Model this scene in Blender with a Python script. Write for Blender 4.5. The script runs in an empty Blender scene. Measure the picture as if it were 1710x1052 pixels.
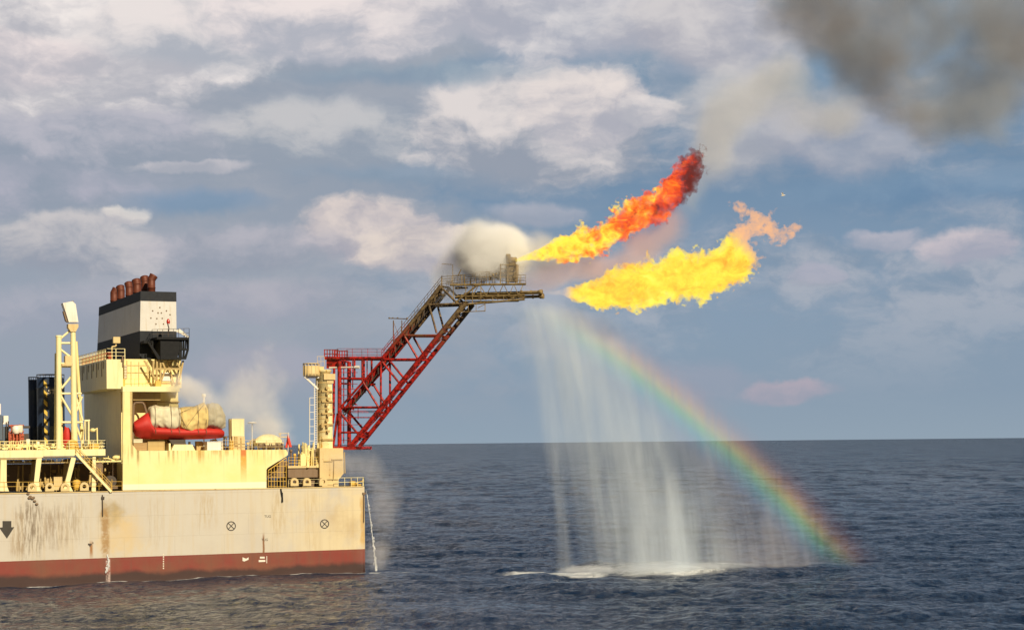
import bpy, math, random
import numpy as np
from mathutils import Matrix, Vector
random.seed(7); np.random.seed(7)
R = math.radians
scene = bpy.context.scene
col = scene.collection

# ------------------------------------------------------------------ camera
F, CX, CY, H = 3000.0, 855.0, 738.5, 16.3      # focal length in photo pixels, horizon point, eye height in metres
ROLL = 0.0099
cam_d = bpy.data.cameras.new('camera'); cam = bpy.data.objects.new('camera', cam_d); col.objects.link(cam)
cam_d.sensor_width = 36; cam_d.lens = 36*F/1710; cam_d.shift_y = (CY-526)/1710
cam_d.clip_start = 1; cam_d.clip_end = 90000
cam.matrix_world = Matrix.Translation((0,0,H)) @ Matrix.Rotation(R(90),4,'X') @ Matrix.Rotation(-ROLL,4,'Z')
scene.camera = cam
scene.view_settings.view_transform = 'Standard'; scene.view_settings.look = 'None'
scene.view_settings.exposure = 0.08; scene.view_settings.gamma = 1
scene.cycles.volume_bounces = 9; scene.cycles.transparent_max_bounces = 24; scene.cycles.max_bounces = 8
scene.cycles.volume_max_steps = 512

# ------------------------------------------------------------------ sun
SUN_EL, SUN_AZ = R(31), math.atan2(.46,-.72)
sd = bpy.data.lights.new('sun','SUN'); sd.energy = 5.0; sd.angle = R(.5); sd.color = (1,.86,.62)
sun = bpy.data.objects.new('sun', sd); col.objects.link(sun)
sdir = Vector((math.sin(SUN_AZ)*math.cos(SUN_EL), math.cos(SUN_AZ)*math.cos(SUN_EL), math.sin(SUN_EL)))
sun.rotation_euler = sdir.to_track_quat('Z','Y').to_euler(); sun.location = (60,-60,80)

# ------------------------------------------------------------------ node helper
def lin(c): return tuple(((x/12.92) if x<=.04045 else ((x+.055)/1.055)**2.4) for x in c)
class NG:
    def __init__(s, tree): s.t = tree; s.N = tree.nodes; s.L = tree.links
    def put(s, sock, v):
        if hasattr(v,'is_linked') or isinstance(v, bpy.types.NodeSocket): s.L.new(v, sock)
        elif v is not None:
            if isinstance(v,(tuple,list)) and len(v)==3 and sock.type=='RGBA': v = tuple(v)+(1,)
            sock.default_value = v
    def m(s, op, a, b=None, c=None, clamp=False):
        n = s.N.new('ShaderNodeMath'); n.operation = op; n.use_clamp = clamp
        for i,v in enumerate((a,b,c)):
            if v is not None: s.put(n.inputs[i], v)
        return n.outputs[0]
    def v(s, op, a, b=None, scale=None):
        n = s.N.new('ShaderNodeVectorMath'); n.operation = op
        s.put(n.inputs[0], a)
        if b is not None: s.put(n.inputs[1], b)
        if scale is not None: s.put(n.inputs['Scale'], scale)
        return n.outputs['Value'] if op in ('LENGTH','DOT_PRODUCT','DISTANCE') else n.outputs[0]
    def xyz(s, a):
        n = s.N.new('ShaderNodeSeparateXYZ'); s.put(n.inputs[0], a); return n.outputs
    def comb(s, x, y, z):
        n = s.N.new('ShaderNodeCombineXYZ')
        for i,v in enumerate((x,y,z)): s.put(n.inputs[i], v)
        return n.outputs[0]
    def noise(s, p, scale=1, detail=4, rough=.55, lac=2, dist=0, color=False):
        n = s.N.new('ShaderNodeTexNoise'); s.put(n.inputs['Vector'], p)
        for k,v in (('Scale',scale),('Detail',detail),('Roughness',rough),('Lacunarity',lac),('Distortion',dist)): s.put(n.inputs[k], v)
        return n.outputs['Color' if color else 0]
    def mix(s, f, a, b, mode='MIX'):
        n = s.N.new('ShaderNodeMix'); n.data_type = 'RGBA'; n.blend_type = mode
        s.put(n.inputs[0], f); s.put(n.inputs[6], a); s.put(n.inputs[7], b); return n.outputs[2]
    def ss(s, x, a, b, lo=0., hi=1.):
        n = s.N.new('ShaderNodeMapRange'); n.interpolation_type = 'SMOOTHSTEP'
        for i,v in enumerate((x,a,b,lo,hi)): s.put(n.inputs[i], v)
        return n.outputs[0]
    def ramp(s, f, stops):
        n = s.N.new('ShaderNodeValToRGB'); s.put(n.inputs[0], f); e = n.color_ramp.elements
        while len(e) < len(stops): e.new(.5)
        for i,(p,c) in enumerate(stops): e[i].position = p; e[i].color = tuple(c)+(1,)
        return n.outputs[0]
    def coord(s, k='Object'): return s.N.new('ShaderNodeTexCoord').outputs[k]
    def mapping(s, p, sc): return s.v('MULTIPLY', p, sc)
    def pulse(s, x, c, w, soft):   # 1 inside |x-c|<w
        return s.ss(s.m('ABSOLUTE', s.m('SUBTRACT', x, c)), w, w+soft, 1., 0.)

# ------------------------------------------------------------------ world: Nishita sky veiled by broken cloud
world = bpy.data.worlds.new('World'); scene.world = world; world.use_nodes = True
g = NG(world.node_tree); g.N.clear()
WS = .1
out = g.N.new('ShaderNodeOutputWorld'); bg = g.N.new('ShaderNodeBackground'); bg.inputs[1].default_value = WS
g.L.new(bg.outputs[0], out.inputs[0])
sky = g.N.new('ShaderNodeTexSky'); sky.sky_type = 'NISHITA'; sky.sun_disc = False
sky.sun_elevation = SUN_EL; sky.sun_rotation = SUN_AZ; sky.air_density = 1.0; sky.dust_density = 1.5
d = g.coord('Generated'); x,y,z = g.xyz(d)
az = g.m('ARCTAN2', x, y)
hyp = g.m('SQRT', g.m('ADD', g.m('MULTIPLY',x,x), g.m('MULTIPLY',y,y)))
U = g.m('MULTIPLY', az, 3.0); V = g.m('MULTIPLY', g.m('DIVIDE', z, g.m('MAXIMUM',hyp,.02)), 3.0)
P = g.comb(U, V, 0.)
w1 = g.v('SUBTRACT', g.noise(P, 3.2, 5, .6, color=True), (.5,.5,.5))
w2 = g.v('SUBTRACT', g.noise(P, 13., 5, .62, color=True), (.5,.5,.5))
Q = g.v('ADD', P, g.v('ADD', g.v('MULTIPLY', w1, (.16,.08,0)), g.v('MULTIPLY', w2, (.036,.026,0))))
QU,QV,_ = g.xyz(Q)
n1 = g.noise(g.comb(QU, g.m('MULTIPLY',QV,1.7), 0.), 7., 7, .58)
n2 = g.noise(g.comb(QU, g.m('MULTIPLY',QV,2.4), 3.), 2.6, 6, .55)
n1c = g.m('SUBTRACT', n1, .5)
# clear-air colour by elevation, part Nishita
blue = g.ramp(g.m('MULTIPLY', V, 1/1.2), [(0,lin((.60,.66,.72))),(.07,lin((.55,.62,.70))),(.2,lin((.535,.61,.70))),(.38,lin((.44,.545,.655))),(.6,lin((.53,.62,.70))),(1,lin((.50,.60,.70)))])
blue = g.v('MULTIPLY', blue, (8.6,9.0,9.2))
c = g.mix(.93, sky.outputs[0], blue)
# general thin cloud everywhere (also overhead and behind)
nA = g.noise(g.comb(g.m('ADD',QU,3.1), g.m('MULTIPLY',QV,1.9), 0.), 3.3, 8, .62); nB = g.noise(g.comb(QU, g.m('MULTIPLY',QV,2.), 5.), 9., 7, .62)
hi = g.ss(V, .02, .30)
litA = g.ss(g.m('ADD', g.m('MULTIPLY',nA,.5), g.m('MULTIPLY',nB,.5)), .42, .60)
cA = g.mix(litA, tuple(10*k for k in lin((.50,.56,.63))), tuple(10*k for k in lin((.77,.75,.76))))
c = g.mix(g.m('MULTIPLY', g.ss(nA, .40, .60), g.m('MULTIPLY', hi, .46)), c, cA)
# low left lilac haze of cloud
lf = g.ss(g.m('ADD', U, g.m('MULTIPLY', n1c, 1.2)), .15, -.35)
lf = g.m('MULTIPLY', lf, g.ss(V, .0, .12))
c = g.mix(g.m('MULTIPLY', lf, .75), c, tuple(10*k for k in lin((.60,.625,.67))))
def au(px): return 3*math.atan((px-855)/3000)
def av(px,py): return ((738.5-(px-855)*.0099)-py)/1000
W_ = (.88,.84,.82); S_ = (.58,.61,.66); L_ = (.72,.71,.735)
clouds = [ # px, py, half width, half height, lit colour, shade colour, opacity, noise, softness
 (-40,330,330,55,(.68,.67,.72),(.56,.60,.66),.8,.9,.7),
 (120,250,300,75,(.71,.70,.735),(.56,.60,.66),.8,1.,.6),
 (540,230,200,70,(.74,.735,.74),(.57,.61,.665),.85,1.,.6),
 (900,215,235,105,(.83,.80,.79),(.575,.605,.66),.95,1.1,.42),
 (985,175,110,75,(.86,.82,.80),(.68,.68,.72),.8,1.1,.4),
 (1080,185,60,30,(.84,.81,.80),(.70,.70,.73),.8,1.,.4),
 (80,80,360,130,(.90,.865,.85),(.70,.70,.73),1.,1.0,.38),
 (-60,120,260,60,(.88,.83,.82),(.72,.71,.74),.8,1.0,.4),
 (330,60,190,70,(.85,.82,.81),(.66,.68,.72),.9,1.1,.45),
 (600,35,290,75,(.87,.83,.82),(.68,.69,.73),1.,1.0,.4),
 (980,20,340,95,(.82,.80,.80),(.67,.675,.72),.85,1.,.6),
 (1200,45,190,95,(.76,.745,.75),(.66,.66,.70),.8,1.,.6),
 (320,290,100,13,(.76,.74,.755),(.66,.67,.71),.7,1.2,.5),
 (620,385,135,60,(.83,.78,.755),(.66,.65,.69),.9,1.2,.4),
 (700,420,110,45,(.84,.79,.75),(.68,.66,.69),.8,1.1,.45),
 (120,420,150,55,(.76,.74,.74),(.575,.60,.655),.85,1.2,.45),
 (215,372,34,16,(.85,.82,.79),(.72,.71,.73),.85,1.1,.5),
 (400,420,170,45,(.70,.685,.715),(.575,.60,.655),.7,1.1,.6),
 (440,500,170,40,(.68,.665,.70),(.61,.62,.68),.6,1.1,.7),
 (120,520,260,50,(.665,.66,.70),(.60,.62,.68),.6,1.,.8),
 (900,360,90,26,(.70,.69,.72),(.64,.65,.70),.55,1.2,.6),
 (450,620,160,60,(.66,.64,.685),(.60,.62,.68),.45,1.,.8),
 (1240,210,140,110,(.74,.73,.73),(.66,.66,.69),.75,1.1,.7),
 (1420,230,190,80,(.67,.67,.70),(.60,.62,.68),.7,1.,.7),
 (1480,405,62,22,(.70,.685,.72),(.62,.64,.70),.75,1.1,.5),
 (1625,425,82,34,(.75,.715,.735),(.63,.64,.70),.9,1.,.45),
 (1350,465,50,22,(.65,.645,.70),(.56,.60,.66),.6,1.1,.6),
 (1320,655,90,24,(.70,.635,.67),(.62,.61,.67),.6,1.2,.6),
 (1180,640,120,50,(.63,.62,.68),(.60,.61,.67),.35,1.1,.8),
 (1600,330,330,45,(.48,.58,.68),(.40,.52,.64),.85,.6,1.),
 (700,128,260,22,(.56,.63,.69),(.50,.58,.66),.8,.8,.9),
 (330,350,130,26,(.50,.59,.69),(.47,.57,.67),.85,.8,.8),
 (640,295,200,20,(.56,.62,.69),(.50,.58,.66),.8,.8,.9),
 (1130,130,60,35,(.55,.61,.69),(.51,.58,.66),.7,.8,.9),
]
for (px,py,a,b,lc,sc,op,nk,soft) in clouds:
    if lc[0]>.64: lc=tuple(min(.93,k*1.035+.004) for k in lc); soft=.08+(soft-.08)*.78
    u0,v0 = au(px), av(px,py)
    du = g.m('DIVIDE', g.m('SUBTRACT', QU, u0), a/1000.)
    dv = g.m('DIVIDE', g.m('SUBTRACT', QV, v0), b/1000.)
    r = g.m('SQRT', g.m('ADD', g.m('MULTIPLY',du,du), g.m('MULTIPLY',dv,dv)))
    f = g.m('ADD', g.m('SUBTRACT', 1.0, r), g.m('MULTIPLY', n1c, nk))
    wgt = g.ss(f, -.12, soft-.08, 0., op)
    lit = g.ss(g.m('ADD', g.m('MULTIPLY',dv,.8), g.m('ADD', g.m('MULTIPLY', n1c, 4.6), g.m('MULTIPLY', g.m('SUBTRACT',nB,.5), 1.8))), -.85, .8)
    cc = g.mix(lit, tuple(10*k for k in lin(sc)), tuple(10*k for k in lin(lc)))
    c = g.mix(wgt, c, cc)
c = g.mix(g.ss(V, .82, 1.9), c, g.v('MULTIPLY', c, (.38,.45,.58)))  # unseen sky higher up is dimmed to darken what the sea reflects
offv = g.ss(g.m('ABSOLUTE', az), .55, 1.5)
c = g.mix(offv, c, g.v('MULTIPLY', c, (.44,.36,.29)))  # unseen sky beside and behind is dimmed and warmed to weaken fill light
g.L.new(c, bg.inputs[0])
world.cycles.sampling_method = 'MANUAL'; world.cycles.sample_map_resolution = 512

# ------------------------------------------------------------------ geometry helpers
TH = R(23.6)
u = np.array([math.cos(TH), math.sin(TH), 0.]); v = np.array([-math.sin(TH), math.cos(TH), 0.]); zz = np.array([0,0,1.])
S0 = np.array([-245/13., 3000/13., 0.])
def ray(px,py):
    dx,dy = px-CX, py-CY
    return np.array([dx*math.cos(ROLL)-dy*math.sin(ROLL), F, -(dy*math.cos(ROLL)+dx*math.sin(ROLL))])/F
EYE = np.array([0,0,H])
def plane(px,py,p0,n):
    r = ray(px,py); t = np.dot(p0-EYE,n)/np.dot(r,n); return EYE+r*t
def S(px,py,d=0.): return plane(px,py,S0+v*d,v)           # point seen there, d metres inboard of the hull side
def YP(px,py,Y): return EYE+ray(px,py)*Y
def G0(px,py): return plane(px,py,np.zeros(3),zz)
def loc(p): q = np.asarray(p)-S0; return np.array([q@u, q@v, q[2]])
def W(s,d,z): return S0+u*s+v*d+zz*z
SHIP = Matrix(((u[0],v[0],0,S0[0]),(u[1],v[1],0,S0[1]),(0,0,1,0),(0,0,0,1)))
def tag(o,label=None,cat=None,group=None,kind=None):
    for k,x in (('label',label),('category',cat),('group',group),('kind',kind)):
        if x: o[k] = x
    return o
def thing(name,base,label,cat,group=None,ang=TH):
    o = bpy.data.objects.new(name,None); col.objects.link(o); o.empty_display_size = .5
    o.matrix_world = Matrix.Translation(Vector([float(k) for k in base])) @ Matrix.Rotation(ang,4,'Z'); o['_m'] = 1
    MW[o.name] = o.matrix_world.copy(); del o['_m']
    return tag(o,label,cat,group)
MW = {}
class MB:
    def __init__(s): s.V=[]; s.Fc=[]; s.sm=[]
    def add(s, vs, fs, smooth=False):
        b = len(s.V); s.V += [tuple(float(k) for k in p) for p in vs]
        s.Fc += [tuple(i+b for i in f) for f in fs]; s.sm += [smooth]*len(fs); return s
    def hexa(s, p): # 8 pts: bottom 4 ccw, top 4
        return s.add(p, [(3,2,1,0),(4,5,6,7),(0,1,5,4),(1,2,6,5),(2,3,7,6),(3,0,4,7)])
    def lbox(s, s0,s1,d0,d1,z0,z1):
        return s.hexa([W(s0,d0,z0),W(s1,d0,z0),W(s1,d1,z0),W(s0,d1,z0),W(s0,d0,z1),W(s1,d0,z1),W(s1,d1,z1),W(s0,d1,z1)])
    def sbox(s, x0,y0,x1,y1,d0,d1):
        a = loc(S(x0,(y0+y1)/2,d0)); b = loc(S(x1,(y0+y1)/2,d0)); xm=(x0+x1)/2
        return s.lbox(a[0],b[0],d0,d1,loc(S(xm,y1,d0))[2],loc(S(xm,y0,d0))[2])
    def bar(s, p,q,r,n=6,r2=None,cap=True):
        p=np.asarray(p,float); q=np.asarray(q,float); a=q-p; L=np.linalg.norm(a)
        if L<1e-6: return s
        a/=L; h = np.array([0,0,1.]) if abs(a[2])<.9 else np.array([1.,0,0])
        e=np.cross(a,h); e/=np.linalg.norm(e); f=np.cross(a,e); r2 = r if r2 is None else r2
        vs=[]
        for c,rr in ((p,r),(q,r2)):
            for i in range(n):
                t=2*math.pi*(i+.5)/n; vs.append(c+rr*(math.cos(t)*e+math.sin(t)*f))
        fs=[(i,i+n,(i+1)%n+n,(i+1)%n) for i in range(n)]
        s.add(vs,fs,n>6)
        if cap: s.add(vs,[tuple(range(n)),tuple(range(2*n-1,n-1,-1))])
        return s
    def path(s, pts, r, n=6):
        for a,b in zip(pts[:-1],pts[1:]): s.bar(a,b,r,n)
        return s
    def beam(s,p,q,w,h):  # square section, w along v-ish, h in plane
        p=np.asarray(p,float); q=np.asarray(q,float); a=q-p; a/=np.linalg.norm(a)
        e=v-np.dot(v,a)*a; e/=np.linalg.norm(e); f=np.cross(a,e)
        o=[(-1,-1),(1,-1),(1,1),(-1,1)]
        P8=[p+e*w/2*i+f*h/2*j for i,j in o]+[q+e*w/2*i+f*h/2*j for i,j in o]
        return s.hexa(P8)
    def prism(s, outline, vec):
        n=len(outline); vec=np.asarray(vec,float); A=[np.asarray(p,float) for p in outline]; B=[p+vec for p in A]
        s.add(A+B,[tuple(range(n-1,-1,-1)),tuple(range(n,2*n))]+[(i,(i+1)%n,(i+1)%n+n,i+n) for i in range(n)]); return s
    def sprism(s, pts, d0, d1): return s.prism([S(x,y,d0) for x,y in pts], v*(d1-d0))
    def lathe(s, base, prof, n=16, axis=zz, smooth=True):
        axis=np.asarray(axis,float)/np.linalg.norm(axis); h = np.array([1.,0,0]) if abs(axis[0])<.9 else zz
        e=np.cross(axis,h); e/=np.linalg.norm(e); f=np.cross(axis,e); vs=[]
        for (r,t) in prof:
            for i in range(n):
                q=2*math.pi*i/n; vs.append(np.asarray(base)+axis*t+r*(math.cos(q)*e+math.sin(q)*f))
        m=len(prof); fs=[(j*n+i,(j+1)*n+i,(j+1)*n+(i+1)%n,j*n+(i+1)%n) for j in range(m-1) for i in range(n)]
        s.add(vs,fs,smooth); s.add(vs[:n],[tuple(range(n))]); s.add(vs[-n:],[tuple(range(n-1,-1,-1))]); return s
    def ell(s, c, rx, ry, rz, n=12, m=8, z0=-1):
        vs=[];fs=[]
        for j in range(m+1):
            t=math.asin(z0)+(math.pi/2-math.asin(z0))*j/m
            for i in range(n):
                q=2*math.pi*i/n; vs.append(np.asarray(c)+u*rx*math.cos(t)*math.cos(q)+v*ry*math.cos(t)*math.sin(q)+zz*rz*math.sin(t))
        for j in range(m):
            for i in range(n): fs.append((j*n+i,j*n+(i+1)%n,(j+1)*n+(i+1)%n,(j+1)*n+i))
        return s.add(vs,fs,True)
    def rail(s, pts, h=1.05, step=1.2, r=.028, mids=2, pr=None):
        pts=[np.asarray(p,float) for p in pts]
        for a,b in zip(pts[:-1],pts[1:]):
            L=np.linalg.norm(b-a); n=max(1,round(L/step))
            for i in range(n+1):
                p=a+(b-a)*i/n; s.bar(p,p+zz*h,pr or r,4)
            for k in range(mids+1):
                hh=h*(k+1)/(mids+1); s.bar(a+zz*hh,b+zz*hh,r,4)
        return s
    def build(s, name, mat, parent=None, base=None, ang=TH):
        if parent is not None: M = MW[parent.name]
        else:
            if base is None: base = np.mean(np.array(s.V),0); base[2]=min(p[2] for p in s.V)
            M = Matrix.Translation(Vector([float(k) for k in base])) @ Matrix.Rotation(ang,4,'Z')
        Mi = np.array(M.inverted()); A=np.array(s.V); A=A@Mi[:3,:3].T+Mi[:3,3]
        me=bpy.data.meshes.new(name); me.from_pydata([tuple(p) for p in A],[],s.Fc)
        me.polygons.foreach_set('use_smooth', s.sm); me.update()
        if mat: me.materials.append(mat)
        o=bpy.data.objects.new(name,me); col.objects.link(o)
        if parent is not None: o.parent=parent; MW[o.name]=M.copy()
        else: o.matrix_world=M; MW[o.name]=M.copy()
        return o
def sub(o): return o   # parts keep their thing's frame, so a sub-part uses the same matrix

# ------------------------------------------------------------------ materials
def newmat(name):
    m=bpy.data.materials.new(name); m.use_nodes=True; g=NG(m.node_tree); g.N.clear()
    o=g.N.new('ShaderNodeOutputMaterial'); return m,g,o
def bsdf(g,o,colr,rough=.5,metal=0.,bump=None,bs=.3,bd=.05,spec=None):
    b=g.N.new('ShaderNodeBsdfPrincipled'); g.put(b.inputs['Base Color'],colr); g.put(b.inputs['Roughness'],rough); g.put(b.inputs['Metallic'],metal)
    if bump is not None:
        n=g.N.new('ShaderNodeBump'); n.inputs['Strength'].default_value=bs; n.inputs['Distance'].default_value=bd; g.put(n.inputs['Height'],bump); g.L.new(n.outputs[0],b.inputs['Normal'])
    g.L.new(b.outputs[0],o.inputs[0]); return b
def paint(name,c,rust=.5,rough=.5,rustc=(.30,.12,.03),dirt=(.35,.28,.2),metal=0.,var=.12):
    m,g,o=newmat(name); p=g.coord()
    n=g.noise(p,.7,5,.6); st=g.noise(g.mapping(p,(2.2,2.2,.22)),1.,5,.6); sp=g.noise(p,2.6,6,.65)
    k=g.m('ADD',1-var,g.m('MULTIPLY',n,2*var)); cc=g.v('MULTIPLY',g.comb(k,k,k),tuple(c))
    cc=g.mix(g.m('MULTIPLY',g.ss(st,.5,.72),.45),cc,tuple(a*b for a,b in zip(c,(.78,.66,.45))))
    cc=g.mix(g.ss(g.m('ADD',g.m('MULTIPLY',st,.5),g.m('MULTIPLY',sp,.5)),.70-.12*rust,.80-.12*rust,0.,min(1,rust*1.3)),cc,rustc)
    bsdf(g,o,cc,g.m('ADD',rough-.1,g.m('MULTIPLY',sp,.25)),metal,sp,.25,.03); return m
cream = paint('cream_paint',(.87,.74,.33),.45,.45)
cream2= paint('pale_cream_paint',(.86,.76,.42),.35,.45)
yellow= paint('yellow_paint',(.72,.45,.08),.5,.45)
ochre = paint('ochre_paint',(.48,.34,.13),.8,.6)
rusty_cream = paint('rusty_cream_paint',(.66,.50,.24),.95,.6)
white = paint('white_paint',(.78,.74,.66),.2,.4)
red   = paint('red_paint',(.50,.022,.014),.25,.62,rustc=(.12,.02,.01))
dark  = paint('dark_brown_paint',(.06,.045,.035),.4,.6)
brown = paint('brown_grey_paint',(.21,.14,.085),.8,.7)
black = paint('black_paint',(.004,.0045,.006),.05,.8,var=.3)
navy  = paint('navy_paint',(.012,.015,.022),.12,.75,rustc=(.05,.03,.02))
navy_r= paint('sunlit_weathered_black_band',(.03,.028,.026),.2,.5)
funw  = paint('funnel_white',(.62,.60,.57),.08,.5)
tankp = paint('tank_blue_paint',(.020,.036,.075),.3,.42,rustc=(.08,.04,.02))
towerp = paint('tower_stained_paint',(.80,.68,.36),1.3,.5,rustc=(.55,.32,.05))
deckm = paint('deck_green_grey',(.12,.11,.085),.6,.8)
rustp = paint('rusty_pipe',(.13,.032,.014),.8,.55,rustc=(.34,.12,.03),metal=.2)
blackm= paint('hull_mark_black',(.035,.03,.025),.3,.6)
whitem= paint('hull_mark_white',(.75,.70,.62),.5,.6)
tarp1 = paint('cream_tarpaulin',(.66,.60,.42),.3,.8,rustc=(.35,.25,.1))
tarp2 = paint('yellow_tarpaulin',(.72,.55,.22),.3,.8,rustc=(.4,.28,.06))
tarp3 = paint('grey_tarpaulin',(.42,.38,.28),.5,.85,rustc=(.2,.17,.1))
crate_m=paint('timber',(.42,.27,.12),.7,.8,rustc=(.2,.1,.05))
blueg = paint('blue_grey_machinery',(.07,.10,.15),.4,.5)
orange= paint('orange_paint',(.45,.10,.05),.5,.5)
def lampmat():
    m,g,o=newmat('lamp_red_glass'); bsdf(g,o,(.5,.03,.02),.15); return m
redglass=lampmat()

# boom paint: red low down, burnt and sooty higher up
def boompaint():
    m,g,o=newmat('boom_red_paint_sooted'); p=g.coord(); x,y,z=g.xyz(p)
    n=g.noise(p,.45,5,.6); sp=g.noise(p,2.2,6,.65)
    f=g.ss(g.m('ADD',z,g.m('MULTIPLY',g.m('SUBTRACT',n,.5),6.)),15.2,20.5)
    rc=g.mix(g.ss(sp,.40,.62),(.48,.020,.012),(.10,.010,.007))
    so=g.mix(g.ss(sp,.38,.62),(.060,.038,.020),(.20,.135,.06))
    bsdf(g,o,g.mix(f,rc,so),g.m('ADD',.35,g.m('MULTIPLY',f,.3)),0.,sp,.3,.03); return m
boomm=boompaint()
def tipmat():
    m,g,o=newmat('burnt_ochre_steel'); p=g.coord(); sp=g.noise(p,1.6,6,.65)
    bsdf(g,o,g.ramp(sp,[(.3,(.07,.045,.02)),(.5,(.22,.15,.06)),(.7,(.42,.31,.13))]),.65,.1,sp,.3,.03); return m
tipm=tipmat()

# ------------------------------------------------------------------ sea: one sheet to the horizon
def lat(seed,n=64): return np.random.RandomState(seed).rand(n,n,n)
LT={}
def vnoise(P,sc,seed):
    if seed not in LT: LT[seed]=lat(seed)
    L=LT[seed]; q=P*sc+seed*3.7; i=np.floor(q).astype(int); f=q-i; f=f*f*(3-2*f); r=0
    for a in (0,1):
        for b in (0,1):
            for c_ in (0,1):
                w=(f[...,0] if a else 1-f[...,0])*(f[...,1] if b else 1-f[...,1])*(f[...,2] if c_ else 1-f[...,2])
                r=r+w*L[(i[...,0]+a)%64,(i[...,1]+b)%64,(i[...,2]+c_)%64]
    return r
def fbm(P,sc,seed,o=4,g_=.5):
    s=0;a=1;t=0
    for k in range(o): s=s+a*(vnoise(P,sc*2**k,seed+k)-.5); t+=a; a*=g_
    return s/t
def axis_(lo,hi,h,far,gr=1.22):
    a=list(np.arange(lo,hi,h)); d=h; x=a[-1]
    while x<far: d*=gr; x+=d; a.append(x)
    d=h; x=a[0]; pre=[]
    while x>-far: d*=gr; x-=d; pre.append(x)
    return np.array(pre[::-1]+a)
def sea_height(X,Y):
    Pn=np.stack([X,Y,np.zeros_like(X)],-1); D=np.hypot(X,Y)
    st=Pn*np.array([.8,.95,1]); w=lambda a,b: np.clip((b-D)/(b-a),0,1)
    h=1.15*fbm(st,.075,11,2)*1.3+1.15*fbm(st,.17,15,2)*w(900,1500)
    rg=lambda sc,sd: .28-np.abs(fbm(st,sc,sd,2,.4))*2.2
    h+=.36*rg(.20,21)*w(700,1300)+.27*rg(.42,31)*w(350,800)+.15*rg(.9,35)*w(230,420)
    h+=.22*np.sin(Y*.19+X*.05+2.5*fbm(Pn,.03,51,2))
    return h
def axis2(lo,hi,h,far,gr,gr2,mid):
    a=list(np.arange(lo,hi,h)); d=h; x=a[-1]
    while x<far: d*=gr if x<mid else gr2; x+=d; a.append(x)
    return a
up=axis2(0,62,.36,42000,1.02,1.25,420); xs=np.array([-k for k in up[:0:-1]]+up)
yu=axis2(146,300,.36,42000,1.011,1.2,1500); yd=axis2(-146,-145,.8,42000,1.25,1.25,0); ys=np.array([-k for k in yd[:0:-1]]+yu)
X,Y=np.meshgrid(xs,ys); amp=np.clip((1700-Y)/900,0,1)*np.clip((Y-90)/50,0,1)*np.clip((520-np.abs(X))/150,0,1)
_s=(X-S0[0])*u[0]+(Y-S0[1])*u[1]; lee=np.clip((6-_s)/12,0,1); lee=lee*lee*(3-2*lee)   # calmer water in the lee of the hull
Z=sea_height(X,Y)*amp*.95*(1-.15*lee)
q=np.stack([X-S0[0],Y-S0[1]],-1); ds=q@v[:2]; ss_=q@u[:2]
inside=(ds>1)&(ds<33)&(ss_<-1)&(ss_>-109); Z[inside]=-1.2
ny,nx=X.shape; me=bpy.data.meshes.new('sea')
me.vertices.add(nx*ny); me.vertices.foreach_set('co',np.stack([X,Y,Z],-1).ravel())
I=np.arange(nx*ny).reshape(ny,nx); quad=np.stack([I[:-1,:-1],I[:-1,1:],I[1:,1:],I[1:,:-1]],-1).reshape(-1,4)
me.loops.add(quad.size); me.loops.foreach_set('vertex_index',quad.ravel())
me.polygons.add(len(quad)); me.polygons.foreach_set('loop_start',np.arange(len(quad))*4); me.polygons.foreach_set('loop_total',np.full(len(quad),4))
me.polygons.foreach_set('use_smooth',np.ones(len(quad),bool)); me.update(calc_edges=True)
sea=bpy.data.objects.new('sea',me); col.objects.link(sea); sea['kind']='structure'
m,g,o=newmat('sea_water'); p=g.coord(); x,y,z=g.xyz(p)
pst=g.mapping(p,(1.05,.62,1)); dist=g.v('LENGTH',p)
far=g.ss(dist,250.,1500.)
nb=g.noise(pst,.9,6,.62); nb2=g.noise(pst,.22,4,.6); nb3=g.noise(pst,.035,3,.6)
nb4=g.noise(g.mapping(p,(.30,.055,1)),1.,5,.65); nb5=g.noise(g.mapping(p,(.05,.009,1)),1.,5,.65); f2=g.ss(dist,1500.,9000.); nb6=g.noise(g.mapping(p,(.012,.0013,1)),1.,6,.7)
hgt=g.m('ADD',g.m('ADD',g.m('MULTIPLY',nb,.62),g.m('MULTIPLY',nb2,g.m('ADD',.7,g.m('MULTIPLY',far,1.2)))),g.m('ADD',g.m('MULTIPLY',nb4,g.m('MULTIPLY',far,20.)),g.m('ADD',g.m('MULTIPLY',nb5,g.m('MULTIPLY',g.ss(dist,350.,2500.),160.)),g.m('MULTIPLY',nb6,g.m('MULTIPLY',f2,1200.)))))
rel0=g.v('SUBTRACT',p,tuple(float(k) for k in S0)); lee_=g.ss(g.v('DOT_PRODUCT',rel0,tuple(float(k) for k in u)),6.,-6.)
hgt=g.m('MULTIPLY',hgt,g.m('SUBTRACT',1.,g.m('MULTIPLY',lee_,.32)))
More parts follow.
